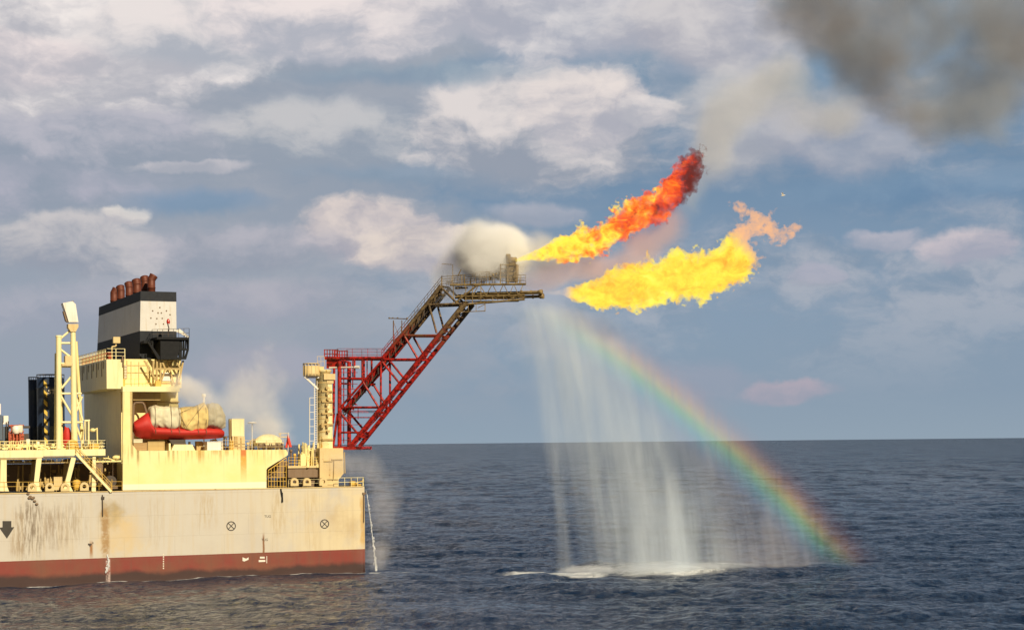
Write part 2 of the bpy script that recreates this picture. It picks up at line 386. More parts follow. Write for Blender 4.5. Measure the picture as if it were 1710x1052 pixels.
# foam where water falls
foams=[(G0(962,957),7.,1.6,1.),(G0(1010,963),14.,1.2,.62),(G0(1120,955),16.,2.4,.68),(G0(876,954),6.,1.,.72),(G0(1060,948),24.,3.4,.5),(G0(1200,948),9.,2.,.55),
       (G0(196,958),2.3,.9,1.),(G0(262,957),4.5,.7,.5),(G0(632,953),2.4,.7,.9),(G0(672,954),5.,.5,.5),(G0(110,968),5.,.5,.35),(G0(60,967),9.,.35,.55),(G0(330,959),9.,.25,.5),(G0(480,956),10.,.25,.55),(G0(580,954),6.,.25,.55)]
fn=g.noise(g.mapping(p,(.5,.9,1)),1.6,7,.72); fm=None
for c0,a,b,k in foams:
    e=g.v('LENGTH',g.v('DIVIDE',g.v('SUBTRACT',g.comb(x,y,0.),(c0[0],c0[1],0)),(a,b*3.2,1)))
    w_=g.m('MULTIPLY',g.ss(e,1.1,.0),k); fm=w_ if fm is None else g.m('MAXIMUM',fm,w_)
rel=g.v('SUBTRACT',p,tuple(float(k) for k in S0)); hd=g.v('DOT_PRODUCT',rel,tuple(float(k) for k in v)); hs=g.v('DOT_PRODUCT',rel,tuple(float(k) for k in u))
hl=g.m('MULTIPLY',g.ss(hd,-1.1,-.1),g.m('MULTIPLY',g.ss(hs,1.,-.5),g.ss(g.noise(g.comb(hs,0.,0.),.12,3),.35,.6,.25,.75))); fm=g.m('MAXIMUM',fm,hl)
foam=g.ss(g.m('ADD',g.m('MULTIPLY',fm,.75),g.m('MULTIPLY',fn,.5)),.50,.76)
foam=g.m('MULTIPLY',foam,g.ss(fm,.0,.2))
nS0=g.noise(g.mapping(p,(.10,.02,1)),1.,7,.7)
basec=g.mix(foam,g.mix(far,g.mix(g.noise(p,.02,3),(.003,.013,.042),(.005,.022,.062)),g.mix(g.ss(nS0,.40,.6),(.003,.018,.055),(.010,.045,.11))),(.75,.77,.78))
bs_=bsdf(g,o,basec,g.m('ADD',g.m('ADD',.09,g.m('MULTIPLY',far,.10)),g.m('MULTIPLY',foam,.5)),0.,hgt,1.,1.7); 
nS=g.m('ADD',g.m('MULTIPLY',g.noise(g.mapping(p,(.32,.045,1)),1.,6,.68),.5),g.m('MULTIPLY',g.noise(g.mapping(p,(.035,.007,1)),1.,5,.65),.5)); nS2=g.noise(g.mapping(p,(1.15,.5,1)),1.,6,.72)
spv=g.m('ADD',g.m('MULTIPLY',g.ss(nS,.41,.60,.03,.46),far),g.m('MULTIPLY',g.ss(nS2,.40,.62,.05,.66),g.m('SUBTRACT',1.,far))); spv=g.m('MULTIPLY',spv,g.m('ADD',1.,g.m('MULTIPLY',lee_,.75))); g.L.new(spv,bs_.inputs['Specular IOR Level']); bs_.inputs['IOR'].default_value=1.33
me.materials.append(m)

# ------------------------------------------------------------------ the ship
ship=thing('production_ship',S0,'cream and red production ship with black and white funnel, stern to the right','ship')
SX=lambda px: loc(S(px,900,0))[0]
ZD=10.84
def hullmat():
    m,g,o=newmat('hull_paint'); p=g.coord(); x,y,z=g.xyz(p)
    n=g.noise(p,.18,5,.6); fine=g.noise(p,1.6,6,.65); st=g.noise(g.mapping(p,(1.5,1.5,.10)),1.,6,.62)
    k=g.ss(x,SX(330),SX(640))       # warmer, less faded paint towards the stern
    c=g.mix(k,(.53,.495,.435),(.65,.545,.34))
    c=g.mix(g.ss(n,.42,.66),c,(.51,.47,.41)); c=g.mix(g.m('MULTIPLY',g.ss(st,.46,.7),.45),c,(.52,.42,.27))
    wn=g.noise(p,.55,5,.6); wn2=g.noise(p,.8,5,.65)
    # scraped dirty area at the mooring and drain stains
    def patch(xc,w,zlo,zhi,colr,op,ns=st,th=(.42,.6),soft=.8):
        nonlocal c
        big=min(1.,w)*1.1; xw=g.m('ADD',x,g.m('MULTIPLY',g.m('SUBTRACT',wn,.5),big*2.4)); zw=g.m('ADD',z,g.m('MULTIPLY',g.m('SUBTRACT',wn2,.5),big*4.))
        f=g.m('MULTIPLY',g.pulse(xw,xc,w*.6,soft+w*.7),g.m('MULTIPLY',g.ss(zw,zlo-.4-.6*big,zlo+.8+big),g.ss(zw,zhi+.3,zhi-.6-1.2*big)))
        f=g.m('MULTIPLY',f,g.ss(ns,th[0],th[1],.0,op)); c=g.mix(f,c,colr)
    fs=g.noise(g.mapping(p,(3.,3.,.35)),1.,7,.7)
    patch(SX(75),2.6,4.4,10.2,(.27,.21,.15),.65,fs,(.40,.62)); patch(SX(100),2.0,4.8,9.0,(.30,.23,.16),.6,fs,(.42,.65)); patch(SX(48),.9,3.2,10,(.15,.11,.07),.7,fs)
    patch(SX(186),.85,6.3,10.0,(.34,.25,.11),.8,n,(.3,.6),.9); patch(SX(195),1.7,2.8,8.5,(.62,.44,.18),.6,n,(.3,.65),1.5)
    patch(SX(214),2.2,3.,5.6,(.60,.45,.22),.45,fine,(.3,.6),1.2); patch(SX(176),.35,2.8,9.2,(.30,.16,.04),.8,fine,(.25,.55),.2)
    patch(SX(152),.14,2.9,4.9,(.30,.13,.03),.95,fine,(.1,.3),.1)
    patch(SX(440),.09,2.0,5.2,(.22,.09,.03),.95,fine,(.1,.3),.08); patch(SX(466),.5,5,10.6,(.40,.28,.12),.5,fs); patch(SX(575),1.6,4,9,(.50,.36,.16),.6,n,(.35,.6),1.2)
    patch(SX(606),.25,3,9.8,(.50,.30,.08),.7,fine,(.2,.5),.15); patch(SX(345),.7,6,10.6,(.42,.30,.14),.5,fs); patch(SX(520),.5,3,10.6,(.45,.32,.14),.4,fs)
    patch(SX(30),.5,3,9,(.35,.25,.15),.5,fs); patch(SX(131),.5,5,10.4,(.36,.29,.2),.5,fs); patch(SX(260),.6,4,10.4,(.40,.31,.2),.35,fs)
    # weld seams
    br=g.N.new('ShaderNodeTexBrick'); br.offset=.5; g.put(br.inputs['Vector'],g.comb(x,z,0.)); g.put(br.inputs['Scale'],1.)
    for a_,b_ in (('Mortar Size',.022),('Mortar Smooth',.4),('Brick Width',6.2),('Row Height',2.6)): br.inputs[a_].default_value=b_
    seam=br.outputs['Fac']; c=g.mix(g.m('MULTIPLY',seam,g.m('MULTIPLY',fine,.5)),c,(.22,.17,.11))
    # boot topping
    zr=g.m('ADD',z,g.m('MULTIPLY',g.m('SUBTRACT',fine,.5),.05))
    rd=g.mix(g.ss(n,.35,.65),(.21,.028,.018),(.18,.055,.028)); rd=g.mix(g.m('MULTIPLY',g.ss(st,.48,.68),.6),rd,(.15,.05,.03))
    rd=g.mix(g.ss(g.m('ADD',z,g.m('MULTIPLY',g.m('SUBTRACT',n,.5),2.0)),1.35,.55),rd,(.040,.014,.011))
    drain=g.m('MULTIPLY',g.pulse(x,SX(180),.12,.25),g.ss(fine,.42,.6)); rd=g.mix(g.m('MULTIPLY',drain,.8),rd,(.55,.42,.38))
    c=g.mix(g.ss(zr,2.80,2.84),rd,c)
    b=bsdf(g,o,c,g.m('ADD',.38,g.m('MULTIPLY',fine,.3)),0.,g.m('ADD',g.m('MULTIPLY',fine,.25),g.m('ADD',g.m('MULTIPLY',seam,-.4),g.m('MULTIPLY',g.noise(p,.5,2),1.))),.35,.05); return m
hm=hullmat()
hb=MB()
pl=[(-128,17),(-122,6),(-110,0),(-.5,0),(-.15,.12),(0,.5),(0,33.5),(-.5,34),(-110,34),(-122,28)]
hb.prism([W(a,b,-2.5) for a,b in pl],zz*(ZD+2.5)); hull=hb.build('hull',hm,ship)
dk=MB(); dk.prism([W(a*.998,b*.99+.2,ZD+.004) for a,b in pl],zz*.03); dk.build('deck',deckm,ship)
rb=MB(); rb.bar(W(-110,-.02,ZD-.02),W(-.4,-.02,ZD-.02),.07,6); rb.build('deck_edge_bar',rusty_cream,ship)
# markings (sub-parts of the hull)
def mk(px,py,d=-.012): return S(px,py,d)
a=MB(); a.prism([mk(x,y) for x,y in [(4.2,869.5),(19,869.5),(19,880),(24,879.5),(11.5,899),(-1.5,880.5),(4.2,880)]],-v*.006); a.build('arrow_mark',blackm,hull)
for px,py in ((386,878),(542,874.5)):
    a=MB(); c0=mk(px,py); r=.60; n=28
    for i in range(n):
        t0,t1=2*math.pi*i/n,2*math.pi*(i+1)/n
        pt=lambda rr,t:c0+rr*(math.cos(t)*u+math.sin(t)*zz)
        a.prism([pt(r,t0),pt(r,t1),pt(r-.12,t1),pt(r-.12,t0)],-v*.006)
    for sg in (1,-1):
        e=(u+sg*zz)/math.sqrt(2); f=(u-sg*zz)/math.sqrt(2); k=-v*(.002 if sg>0 else .004)
        a.prism([c0+k-e*.5-f*.05,c0+k+e*.5-f*.05,c0+k+e*.5+f*.05,c0+k-e*.5+f*.05],-v*.006)
    a.build('thruster_mark',blackm,hull)
def text(s,px,py,size,mat,name,parent,d=-.015,cv=None,org=None):
    cu=bpy.data.curves.new('t','FONT'); cu.body=s; cu.size=size; cu.align_x='CENTER'; cu.align_y='CENTER'; cu.extrude=.003
    to=bpy.data.objects.new('t',cu); col.objects.link(to); bpy.context.view_layer.update()
    mm=bpy.data.meshes.new_from_object(to.evaluated_get(bpy.context.evaluated_depsgraph_get())); bpy.data.objects.remove(to)
    c0=S(px,py,d) if org is None else org; mb=MB(); mb.add([c0+u*q.co.x+zz*q.co.y-v*q.co.z for q in mm.vertices],[tuple(f.vertices) for f in mm.polygons])
    return mb.build(name,mat,parent)
text('TUG',447,862,.42,blackm,'tug_mark',hull); text('TUG',442,901,.42,blackm,'tug_mark',hull)
a=MB(); a.sprism([(405,930),(411,932.5),(415,930),(415,934),(408,937),(405,936)],-.012,-.018)
a.build('load_line_mark',whitem,hull); a=MB(); a.sprism([(434,929),(442,929),(442,932),(434,932)],-.012,-.018); a.build('load_line_mark',whitem,hull); a=MB(); a.sprism([(432,934.5),(443,934.5),(443,937.5),(432,938)],-.012,-.018); a.build('load_line_mark',whitem,hull); a=MB(); a.sprism([(445,928),(446,928),(446,940),(445,940)],-.012,-.018); a.build('load_line_mark',whitem,hull)
for i in range(7): a=MB(); a.sprism([(272,924.5+i*3.8),(274,924.5+i*3.8),(274,926.6+i*3.8),(272,926.6+i*3.8)],-.012,-.018); a.build('draught_mark',whitem,hull)
a=MB(); a.sprism([(147,907),(153,907),(153,909.3),(151.5,910),(150.5,913),(149,910),(147,909)],-.01,-.08); a.sprism([(154,905),(156,905),(155.5,908)],-.01,-.06); a.build('hull_fitting',dark,hull)
# overboard pipes, chain
a=MB(); a.path([S(171,826,-.1),S(171,833,-.12),S(171.3,862,-.1)],.07); a.sprism([(169,829),(174,829),(174,833),(169,833)],0,-.18); a.build('overboard_pipe',dark,ship)
a=MB(); a.path([S(607.5,823,-.1),S(607.5,872,-.1)],.06); a.sprism([(605,822),(610,822),(610,825),(605,825)],0,-.16); a.build('overboard_pipe',brown,ship)
a=MB(); pts=[S(469,816,-.1),S(470,822,-.15),S(471.5,830,-.15),S(471,838,-.12)]; a.path(pts,.09); a.bar(pts[1]+u*.12,pts[3]+u*.1,.06); a.build('hanging_hose',black,ship)
a=MB(); 
for i in range(8): a.ell(S(47+i*1.8+2*math.sin(i*2.1),824+i*2.2+3*math.sin(i),-.12),.2,.1,.14,8,5)
a.build('mooring_chain',brown,ship)

# ------------------------------------------------ left gallery (mooring deck under a raised platform)
ga=MB()
def post(xt0,xt1,xb0,xb1,yt=764,yb=820,fl=5,d0=.15,d1=.75):
    o_=[(xt0,yt),(xt1,yt),(xb1,yb-16),(xb1+1,yb-8),(xb1+fl,yb),(xb0-fl,yb),(xb0-1,yb-8),(xb0,yb-16)]
    ga.sprism(o_,d0,d1)
for q_ in ((1,11,0,11,4),(61,70,57,65,5),(119,127,109,117,5)): ga=MB(); post(*q_[:4],fl=q_[4]); ga.build('gallery_frame',cream2,ship)
ga=MB(); ga.sprism([(155,752),(160,752),(160,820),(153,820)],.3,.8); ga.build('gallery_post',cream2,ship)
ga=MB()
for xa,xb_ in ((52,60),(106,115),(150,156)): ga=MB(); ga.sprism([(xa+2,766),(xb_+2,766),(xb_-2,800),(xa-6,818),(xa-9,818),(xa-1,800)],3.,3.4); ga.build('gallery_rear_frame',ochre,ship)
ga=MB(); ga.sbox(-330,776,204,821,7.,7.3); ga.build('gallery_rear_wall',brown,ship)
ga=MB(); ga.sbox(-330,753,72,766,.05,14); ga.sbox(72,750,176,761,.05,14); ga.build('upper_platform',cream2,ship)
ga=MB(); ga.sbox(-330,767,62,769,.1,.3); ga.sbox(-330,772,204,775,1.2,1.6); ga.path([S(70,764,.3),S(110,763,.3),S(160,766,.3)],.05)
for x_ in range(5,200,9): ga.bar(S(x_,764,.5),S(x_,770+3*random.random(),.5),.03,4)
for i in range(14):
    x_=random.uniform(2,150); ga.sbox(x_,768,x_+random.uniform(3,12),770+random.random()*3,1.8,3.5)
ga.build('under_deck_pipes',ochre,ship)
ga=MB(); ga.rail([S(-200,821,.1),S(204,818,.1)],1.05,1.4,.025,1); ga.build('lower_railing',yellow,ship)
ga=MB(); ga.rail([S(-200,753,.1),S(34,752,.1)],1.05,1.6,.03,2); ga.rail([S(34,750.5,.12),S(176,750,.12),S(150,750,9)],1.08,1.5,.034,2,.05); ga.build('upper_railing',cream2,ship)
ga=MB(); ga.rail([S(-30,752,5.),S(150,752,5.)],1.1,1.1,.03,2); 
for i in range(60):
    x_=random.uniform(0,165); y_=random.uniform(741,748); ga.sbox(x_,y_,x_+random.uniform(3,16),y_+2.5,random.uniform(2,5),6)
for i in range(36):
    x_=random.uniform(5,170); ga.bar(S(x_,751,2.5),S(x_+random.uniform(-1,1),random.uniform(735,742),2.5),.05)
ga.build('deck_piping',cream,ship)
# stair
ga=MB(); ga.beam(S(127,757,-.2),S(186,821,-.2),.12,.30); ga.beam(S(127,757,.7),S(186,821,.7),.12,.25)
for i in range(15):
    t=(i+.5)/15; c0=S(127+59*t,757+64*t,-.15); ga.hexa([c0+u*a_+v*b_+zz*h_ for h_ in (-.02,.02) for a_,b_ in ((-.12,0),(.12,0),(.12,.8),(-.12,.8))])
ga.build('stair',cream2,ship)
ga=MB(); A_=S(127,757,-.2);B_=S(186,821,-.2)
for hh in (.35,.7,1.05): ga.bar(A_+zz*hh,B_+zz*hh,.03,4)
for i in range(9): c0=A_+(B_-A_)*i/8; ga.bar(c0,c0+zz*1.05,.03,4)
ga.bar(S(187,800,-.2),S(187,822,-.2),.035,4); ga.build('stair_railing',yellow,ship)
ga=MB()
for i in range(5): ga.bar(S(163+i*9,775,1.)+v*i*.2,S(163+i*9,762+2*math.sin(i*3),1.),.07)
ga.path([S(160,771,.6),S(205,770,.6)],.12); ga.path([S(160,766,.9),S(180,765,.9),S(196,771,.9)],.09); ga.ell(S(194,764,1.),.5,.4,.3); ga.build('pipe_rack',cream,ship)
# fairleads: D shaped rings, seven copies
def fairlead_mesh():
    mb=MB(); c0=S(83,813,.0); n=18; ro,ri=.52,.24
    def oc(t,r,sq): 
        x_,z_=r*math.cos(t),r*math.sin(t)
        if z_<0 and sq: x_=math.copysign(ro,math.cos(t)) if abs(math.cos(t))>.05 else x_; z_=max(z_*1.2,-.5)
        return c0+u*x_+zz*z_
    for i in range(n):
        t0,t1=2*math.pi*i/n,2*math.pi*(i+1)/n
        mb.prism([oc(t0,ro,True),oc(t1,ro,True),oc(t1,ri,False),oc(t0,ri,False)],v*.5)
    return mb,c0
mb,c0=fairlead_mesh(); fl0=mb.build('fairlead',rusty_cream,ship)
for px,py in ((54,813.5),(109,813),(141,812),(492,804.5),(513,804.5),(540,804)):
    o_=fl0.copy(); col.objects.link(o_); dlt=Vector(list(loc(S(px,py,0))-loc(c0))); o_.location=dlt; o_.parent=ship
# ------------------------------------------------ deckhouse
dh=MB()
ZW=loc(S(330,752,.0))[2]
out_=[(205,818.5),(205,648),(221,648),(221,742),(229,752.5),(478,750.5),(481,757),(479,761),(447,781),(445,784),(445,814.5)]
dh.prism([S(x,y,.02) for x,y in out_[:1]+out_[1:3]+[(221,700),(221,742),(229,752.5),(229,818)]],v*.35)
dh.prism([S(x,y,.02) for x,y in [(229.05,818),(229.05,752.5),(478,750.5),(480.5,757),(479,761),(447,781),(445,784),(445,814.5)]],v*6)
dh.build('side_wall',None,ship)
def wallmat():
    m,g,o=newmat('deckhouse_paint'); p=g.coord(); x,y,z=g.xyz(p)
    n=g.noise(p,.3,5,.6); fine=g.noise(p,2.2,6,.65); st=g.noise(g.mapping(p,(2.4,2.4,.12)),1.,6,.65)
    c=g.mix(g.ss(n,.35,.7),(.88,.77,.38),(.86,.72,.29)); zt=ZW
    topd=g.ss(z,zt-2.2,zt); c=g.mix(g.m('MULTIPLY',topd,g.ss(st,.50,.66,0.,.75)),c,(.42,.30,.10))
    c=g.mix(g.m('MULTIPLY',g.ss(z,ZD+.75,ZD+.8),0.05),c,(.5,.4,.2)); c=g.mix(g.ss(z,ZD+.86,ZD+.80),c,(.90,.84,.58))
    for xc,w_,ln,cl,op in ((408,.32,4.6,(.62,.33,.04),.95),(335,.14,2.,(.45,.26,.05),.9),(336,.5,1.4,(.6,.4,.1),.5),(283,.08,1.4,(.4,.3,.1),.8),(291,.07,2.,(.4,.3,.1),.8),(232,.08,2.3,(.35,.24,.08),.9),(222,.1,1.2,(.4,.25,.08),.7),(361,.3,.8,(.5,.33,.1),.6),(380,.2,1.,(.5,.33,.1),.6),(470,.2,1.,(.55,.4,.15),.5)):
        f=g.m('MULTIPLY',g.pulse(x,SX(xc),w_,.12),g.ss(z,zt-ln,zt-ln*.2)); c=g.mix(g.m('MULTIPLY',f,g.ss(fine,.25,.5,.3,op)),c,cl)
    f=g.m('MULTIPLY',g.pulse(x,SX(408),.28,.06),g.ss(z,zt-1.,zt-.5)); c=g.mix(g.m('MULTIPLY',f,.9),c,(.60,.17,.04))
    seam=g.m('LESS_THAN',g.m('ABSOLUTE',g.m('SUBTRACT',g.m('FRACT',g.m('DIVIDE',x,5.3)),.5)),.003); c=g.mix(g.m('MULTIPLY',seam,.35),c,(.4,.3,.15))
    bsdf(g,o,c,.45,0.,g.noise(p,.5,3),.4,.06); return m
wm=wallmat(); bpy.data.objects['side_wall'].data.materials.append(wm)
dh=MB(); dh.sbox(205,645,300,654,.0,3.8); dh.build('boat_deck_beam',cream2,ship)
dh=MB(); a0=loc(S(178,620,.8)); a1=loc(S(205,620,.8)); zt=loc(S(195,600,.8))[2]
dh.lbox(a0[0],a1[0]+.02,.8,24,loc(S(190,649,.8))[2],zt); dh.build('casing_forward_block',cream2,ship)
# main casing behind
b0=loc(S(205,700,3.))[0]; b1=loc(S(301,700,3.))[0]; ztc=loc(S(250,600.5,3.))[2]
dh=MB(); dh.lbox(b0,b1,4.,29,ZD+.03,ztc-.9); dh.lbox(b0+.02,b1-.02,2.,29.1,loc(S(250,648,3))[2],ztc); dh.build('casing',cream,ship)
dh=MB(); dh.sbox(222,655,268,668,1.5,3.98); dh.sbox(222,670,300,672,3.7,3.99); dh.sbox(245,672,262,704,3.6,3.99); dh.build('casing_locker',ochre,ship)
dh=MB(); dh.path([S(222,750,1.8),S(223,676,1.8),S(226,672,1.8),S(238,672,1.8),S(241,676,1.8),S(245,690,1.8)],.13); dh.build('davit',brown,ship)
dh=MB(); dh.rail([S(206,648,1.),S(262,647,1.)],1.12,1.3,.02,1); dh.build('balcony_railing',yellow,ship)
dh=MB(); dh.sbox(205,633,209,647,.9,1.2); dh.build('balcony_post',yellow,ship); dh=MB(); dh.sbox(261,633,266,648,.9,1.2); dh.build('balcony_post',yellow,ship)
dh=MB(); dh.sbox(268,622,285,636,1.85,1.98); dh.build('casing_door',white,ship)
for i in range(9): dh=MB(); dh.sbox(207.5,611+i*2.6,211.5,612+i*2.6,1.85,1.98); dh.build('ladder_rung',white,ship)
# casing top rail, follows the forward edge inboard
ra=MB(); zc=zt; P1=W(a0[0]+.1,.9,zc); P2=W(a0[0]+.1,23,zc); P3=W(a1[0]+.3,.9,zc)
ra.rail([P3,P1,P2],1.3,1.0,.035,2,.06); ra.build('casing_top_railing',cream2,ship)
ra=MB()
for i in range(9): ra=MB(); c0=W(a0[0]+.8,3+i*2.2,zc); ra.lathe(c0,[(.32,0),(.32,.8),(.42,.82),(.1,1.05)],10); ra.build('mushroom_vent',orange,ship)
ra=MB(); c0=S(187,601,1.3); ra.path([c0,c0+zz*1.6,c0+zz*1.7+u*.5,c0+zz*2.0+u*.5],.09); c1=c0+u*.55+zz*2.05
ra.hexa([c1+u*a_*.42+v*b_*.3+zz*h_ for h_ in (0,.75) for a_,b_ in ((-1,-1),(1,-1),(1,1),(-1,1))]); ra.build('horn_unit',rusty_cream,ship)
ra=MB(); ra.sbox(204,594,206,613,.7,.85); ra.sbox(202.5,600,207.5,603,.6,.9); ra.build('pipe_clamp',brown,ship)

rr_=random.Random(5)
for i in range(16):
    dh=MB(); x_=rr_.uniform(224,372); y_=rr_.uniform(736,747); dh.sbox(x_,y_,x_+rr_.uniform(3,10),752,rr_.uniform(3.,3.6),3.9); dh.build('deck_locker',ochre,ship)
dh=MB()
for i in range(26):
    x_=rr_.uniform(300,476); y_=rr_.uniform(728,746); dh.bar(S(x_,752,3.8),S(x_,y_,3.8),rr_.uniform(.04,.12),6)
    if i%2: dh.bar(S(x_,y_,3.8),S(x_+rr_.uniform(5,22),y_,3.8),rr_.uniform(.04,.09),6)
dh.build('deck_pipework',rusty_cream,ship)
for x_ in (378,396,414,424,433,456,468): dh=MB(); y_=rr_.uniform(722,742); dh.bar(S(x_,752,2.4),S(x_,y_,2.4),.06,6); dh.bar(S(x_,y_,2.4),S(x_+rr_.uniform(6,18),y_,2.4),.05,6); dh.sbox(x_-1.5,y_-1,x_+1.5,y_+3,2.2,2.5); dh.build('standpipe',rr_.choice((ochre,rusty_cream,brown)),ship)
for x_ in (486,492,505,512,519,526): dh=MB(); y_=rr_.uniform(752,772); dh.bar(S(x_,781,2.2),S(x_,y_,2.2),.10,8); dh.lathe(S(x_,y_,2.2),[(.1,0),(.2,.05),(.2,.3),(.1,.4)],10); dh.build('standpipe',rr_.choice((ochre,yellow,brown)),ship)
dh=MB(); dh.rail([S(482,778,1.85),S(532,777.5,1.85)],1.1,1.,.03,2); dh.build('winch_deck_railing',yellow,ship)
for x_,y0_,y1_ in ((212,602,632),(219,603,646),(232,604,646),(246,603,640),(285,604,640),(296,610,646)): dh=MB(); dh.bar(S(x_,y0_,1.93),S(x_,y1_,1.93),.05,6); dh.build('casing_conduit',rusty_cream,ship)
for y_ in (610,622): dh=MB(); dh.bar(S(207,y_,1.93),S(250,y_,1.93),.04,6); dh.build('casing_conduit',rusty_cream,ship)
for i in range(20):
    if i%3==0: continue
    dh=MB(); q0=W(a0[0]-.05,1.5+i*1.1,0); dh.bar(q0+zz*(zt-.2),q0+zz*(zt-.2-.9*(i%3)),.04,4); dh.build('cable_drop',brown,ship)
dh=MB()
for i in range(18):
    x_=rr_.uniform(2,200); y_=rr_.uniform(776,812); w_=rr_.uniform(3,14); dd_=rr_.uniform(3.8,6.); dh.sbox(x_,y_,x_+w_,y_+rr_.uniform(1.5,10),dd_,dd_+.5)
for i in range(22):
    x_=rr_.uniform(2,200); dh.bar(S(x_,820,rr_.uniform(3,6)),S(x_+rr_.uniform(-3,3),rr_.uniform(774,800),4.5),rr_.uniform(.05,.14),6)
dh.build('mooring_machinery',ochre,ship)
# ------------------------------------------------ funnel
df=3.2
fz0=loc(S(262,600,df))[2]; fz1=loc(S(262,487,df))[2]
sA=loc(S(235,487,df))[0]; sB=loc(S(294,487,df))[0]; sA0=loc(S(233,600,df))[0]; sB0=sB+.02
def far_d(px,s_,z_):    # inboard distance at which the edge reaches that column
    lo,hi_=df,60
    for _ in range(50):
        mid=(lo+hi_)/2; p=W(s_,mid,z_)-EYE; q=p[0]/p[1]*F+CX
        if q>px: lo=mid
        else: hi_=mid
    return lo
FD=far_d(168,sA,fz1); FD0=far_d(162,sA0,fz0)
def fring(t,off=0.): # t 0 bottom..1 top
    a_=sA0+(sA-sA0)*t-off; b_=sB0+(sB-sB0)*t+off; d1=FD0+(FD-FD0)*t+off; z_=fz0+(fz1-fz0)*t
    return [W(a_,df-off,z_),W(b_,df-off,z_),W(b_,d1,z_),W(a_,d1,z_)]
def zt_(py): return (loc(S(262,py,df))[2]-fz0)/(fz1-fz0)
t1,t2=zt_(553),zt_(503)
fu=MB(); fu.hexa(fring(0)+fring(t1)); funnel=fu.build('funnel_lower_band',navy,ship)
fu=MB(); fu.hexa(fring(t1)+fring(t2)); funw_o=fu.build('funnel_shell',funw,ship)
fu=MB(); fu.hexa(fring(t2,.03)+fring(1.,.03)); funt=fu.build('funnel_top_band',navy,ship)
# ring of rivet studs where the emblem was
fu=MB()
for px,py in ((267,513.5),(255,519),(278,519),(264,522.5),(269.5,522.5),(252,531),(262,532),(271,531.5),(260.5,541),(273,541),(284,525.5)):
    fu=MB(); fu.lathe(S(px,py,df-.0),[(.10,.0),(.09,.06)],8,-v); fu.build('emblem_stud',brown,funw_o)
# exhaust pipes
pipes=[(193,505,476.8,4.3,14.5),(204.5,501,473,6.5,14.5),(218.5,496,467,5.8,0),(231.5,492,462.4,7.3,0),(245,489,457,5.8,0),(256.5,487,453.5,6.6,0)]
zp=fz1
for i,(px,_,pyt,hw,_2) in enumerate(pipes):
    lo,hi_=df+.8,FD; s_=sA+1.35 if i<5 else sA+1.6
    if i==5: lo=hi_=df+1.2
    for _ in range(40):
        mid=(lo+hi_)/2; p=W(s_,mid,zp)-EYE; q=p[0]/p[1]*F+CX
        if q>px: lo=mid
        else: hi_=mid
    dd=(lo+hi_)/2; Yc=W(s_,dd,zp)[1]; ht=H+(-(pyt-CY)-(px-CX)*ROLL)*Yc/F-zp; rr=max(hw,6.6)*Yc/F
    b=W(s_,dd,zp-.3); k=ht*.62; pm=MB()
    pm.lathe(b,[(rr*.98,0),(rr*.98,k*.5),(rr*1.05,k*.5+.02),(rr*1.05,k*.5+.1),(rr*.98,k*.5+.12),(rr*.98,k+.3)],16)
    ax=(zz*.86+(u*.5 if i in(0,5) else -u*.05+v*.45)); ax/=np.linalg.norm(ax); c1=b+zz*(k+.25)
    pm.lathe(c1-ax*.15,[(rr*.98,0),(rr*1.03,(ht-k)*.62),(rr*1.1,(ht-k)*.8),(rr*.8,(ht-k)*.82),(rr*.75,.2)],16,ax)
    ex=pm.build('exhaust_pipe',rustp,ship)
# funnel platform (black, projecting)
fp=MB(); fp.sbox(262,563,316,567,-.3,3.1); fp.sbox(240,569,262,573,1.2,3.1); fp.build('funnel_platform',black,ship)
fp=MB(); fp.sprism([(268,567),(300,567),(300,582),(296,600),(268,600)],0.,3.1)
fp.sprism([(246,570),(249,570),(268,597),(268,600),(264,600)],.2,.5); fp.sprism([(254,570),(256,570),(256,590),(254,588)],.6,.8)
for x0,x1 in ((300,304.2),(306,308),(310,312.3),(313.8,316)): fp.sprism([(x0,567),(x1,567),(x1-1.2 if x1>312 else x1+1,585),(x0+.5,585)],.1,.5)
fp.sprism([(299,582),(315.5,582),(315,585),(299,585)],.0,.5)
for x0,x1,k_ in ((299,304,0),(306.5,309,-1),(312.5,315,-4)): fp.sprism([(x0,585),(x1,585),(x1+k_,598),(x0+k_,598)],.1,.5)
fp.sprism([(296,596.5),(311.5,596.5),(311,600),(296,600)],.0,.5); fp.sprism([(313.2,567),(316,567),(315.6,584),(311,600),(309,600),(313.2,584)],2.4,2.8)
fp.build('platform_screen',black,ship)
fp=MB(); fp.rail([S(254,566,2.5),S(254,566,-.2),S(316,564,-.2),S(316,564,2.8)],1.15,.62,.035,1); fp.build('platform_railing',dark,ship)
fp=MB(); fp.path([S(281,562,.5),S(282,548,.5),S(280,541,.5)],.07); fp.build('beacon_post',dark,ship)
fp=MB(); fp.lathe(S(281,541,.5),[(.14,0),(.22,.15),(.22,.35),(.1,.62)],10); fp.build('beacon_lamp',redglass,ship)
fp=MB(); fp.sprism([(292,553),(300,549),(316,562),(316,566),(300,556)],1.2,1.35); fp.build('windbreak',white,ship)
fp=MB(); 
for a_,b_ in (((241,602),(262,638)),((270,602),(276,616)),((276,616),(268,640)),((294,602),(301,615)),((306,602),(301,628)),((301,628),(296,643)),((262,602),(262,645)),((268,602),(268,645)),((256,602),(256,625))): fp.beam(S(*a_,.7),S(*b_,.7),.18,.20)
fp.beam(S(258,616,.7),S(302,616,.7),.15,.22); fp.beam(S(266,640,.9),S(298,640,.9),.15,.25)
for a_,b_ in (((280,602),(290,640)),((288,602),(280,618))): fp.beam(S(*a_,1.5),S(*b_,1.5),.14,.15)
fp.build('platform_support',ochre,ship)
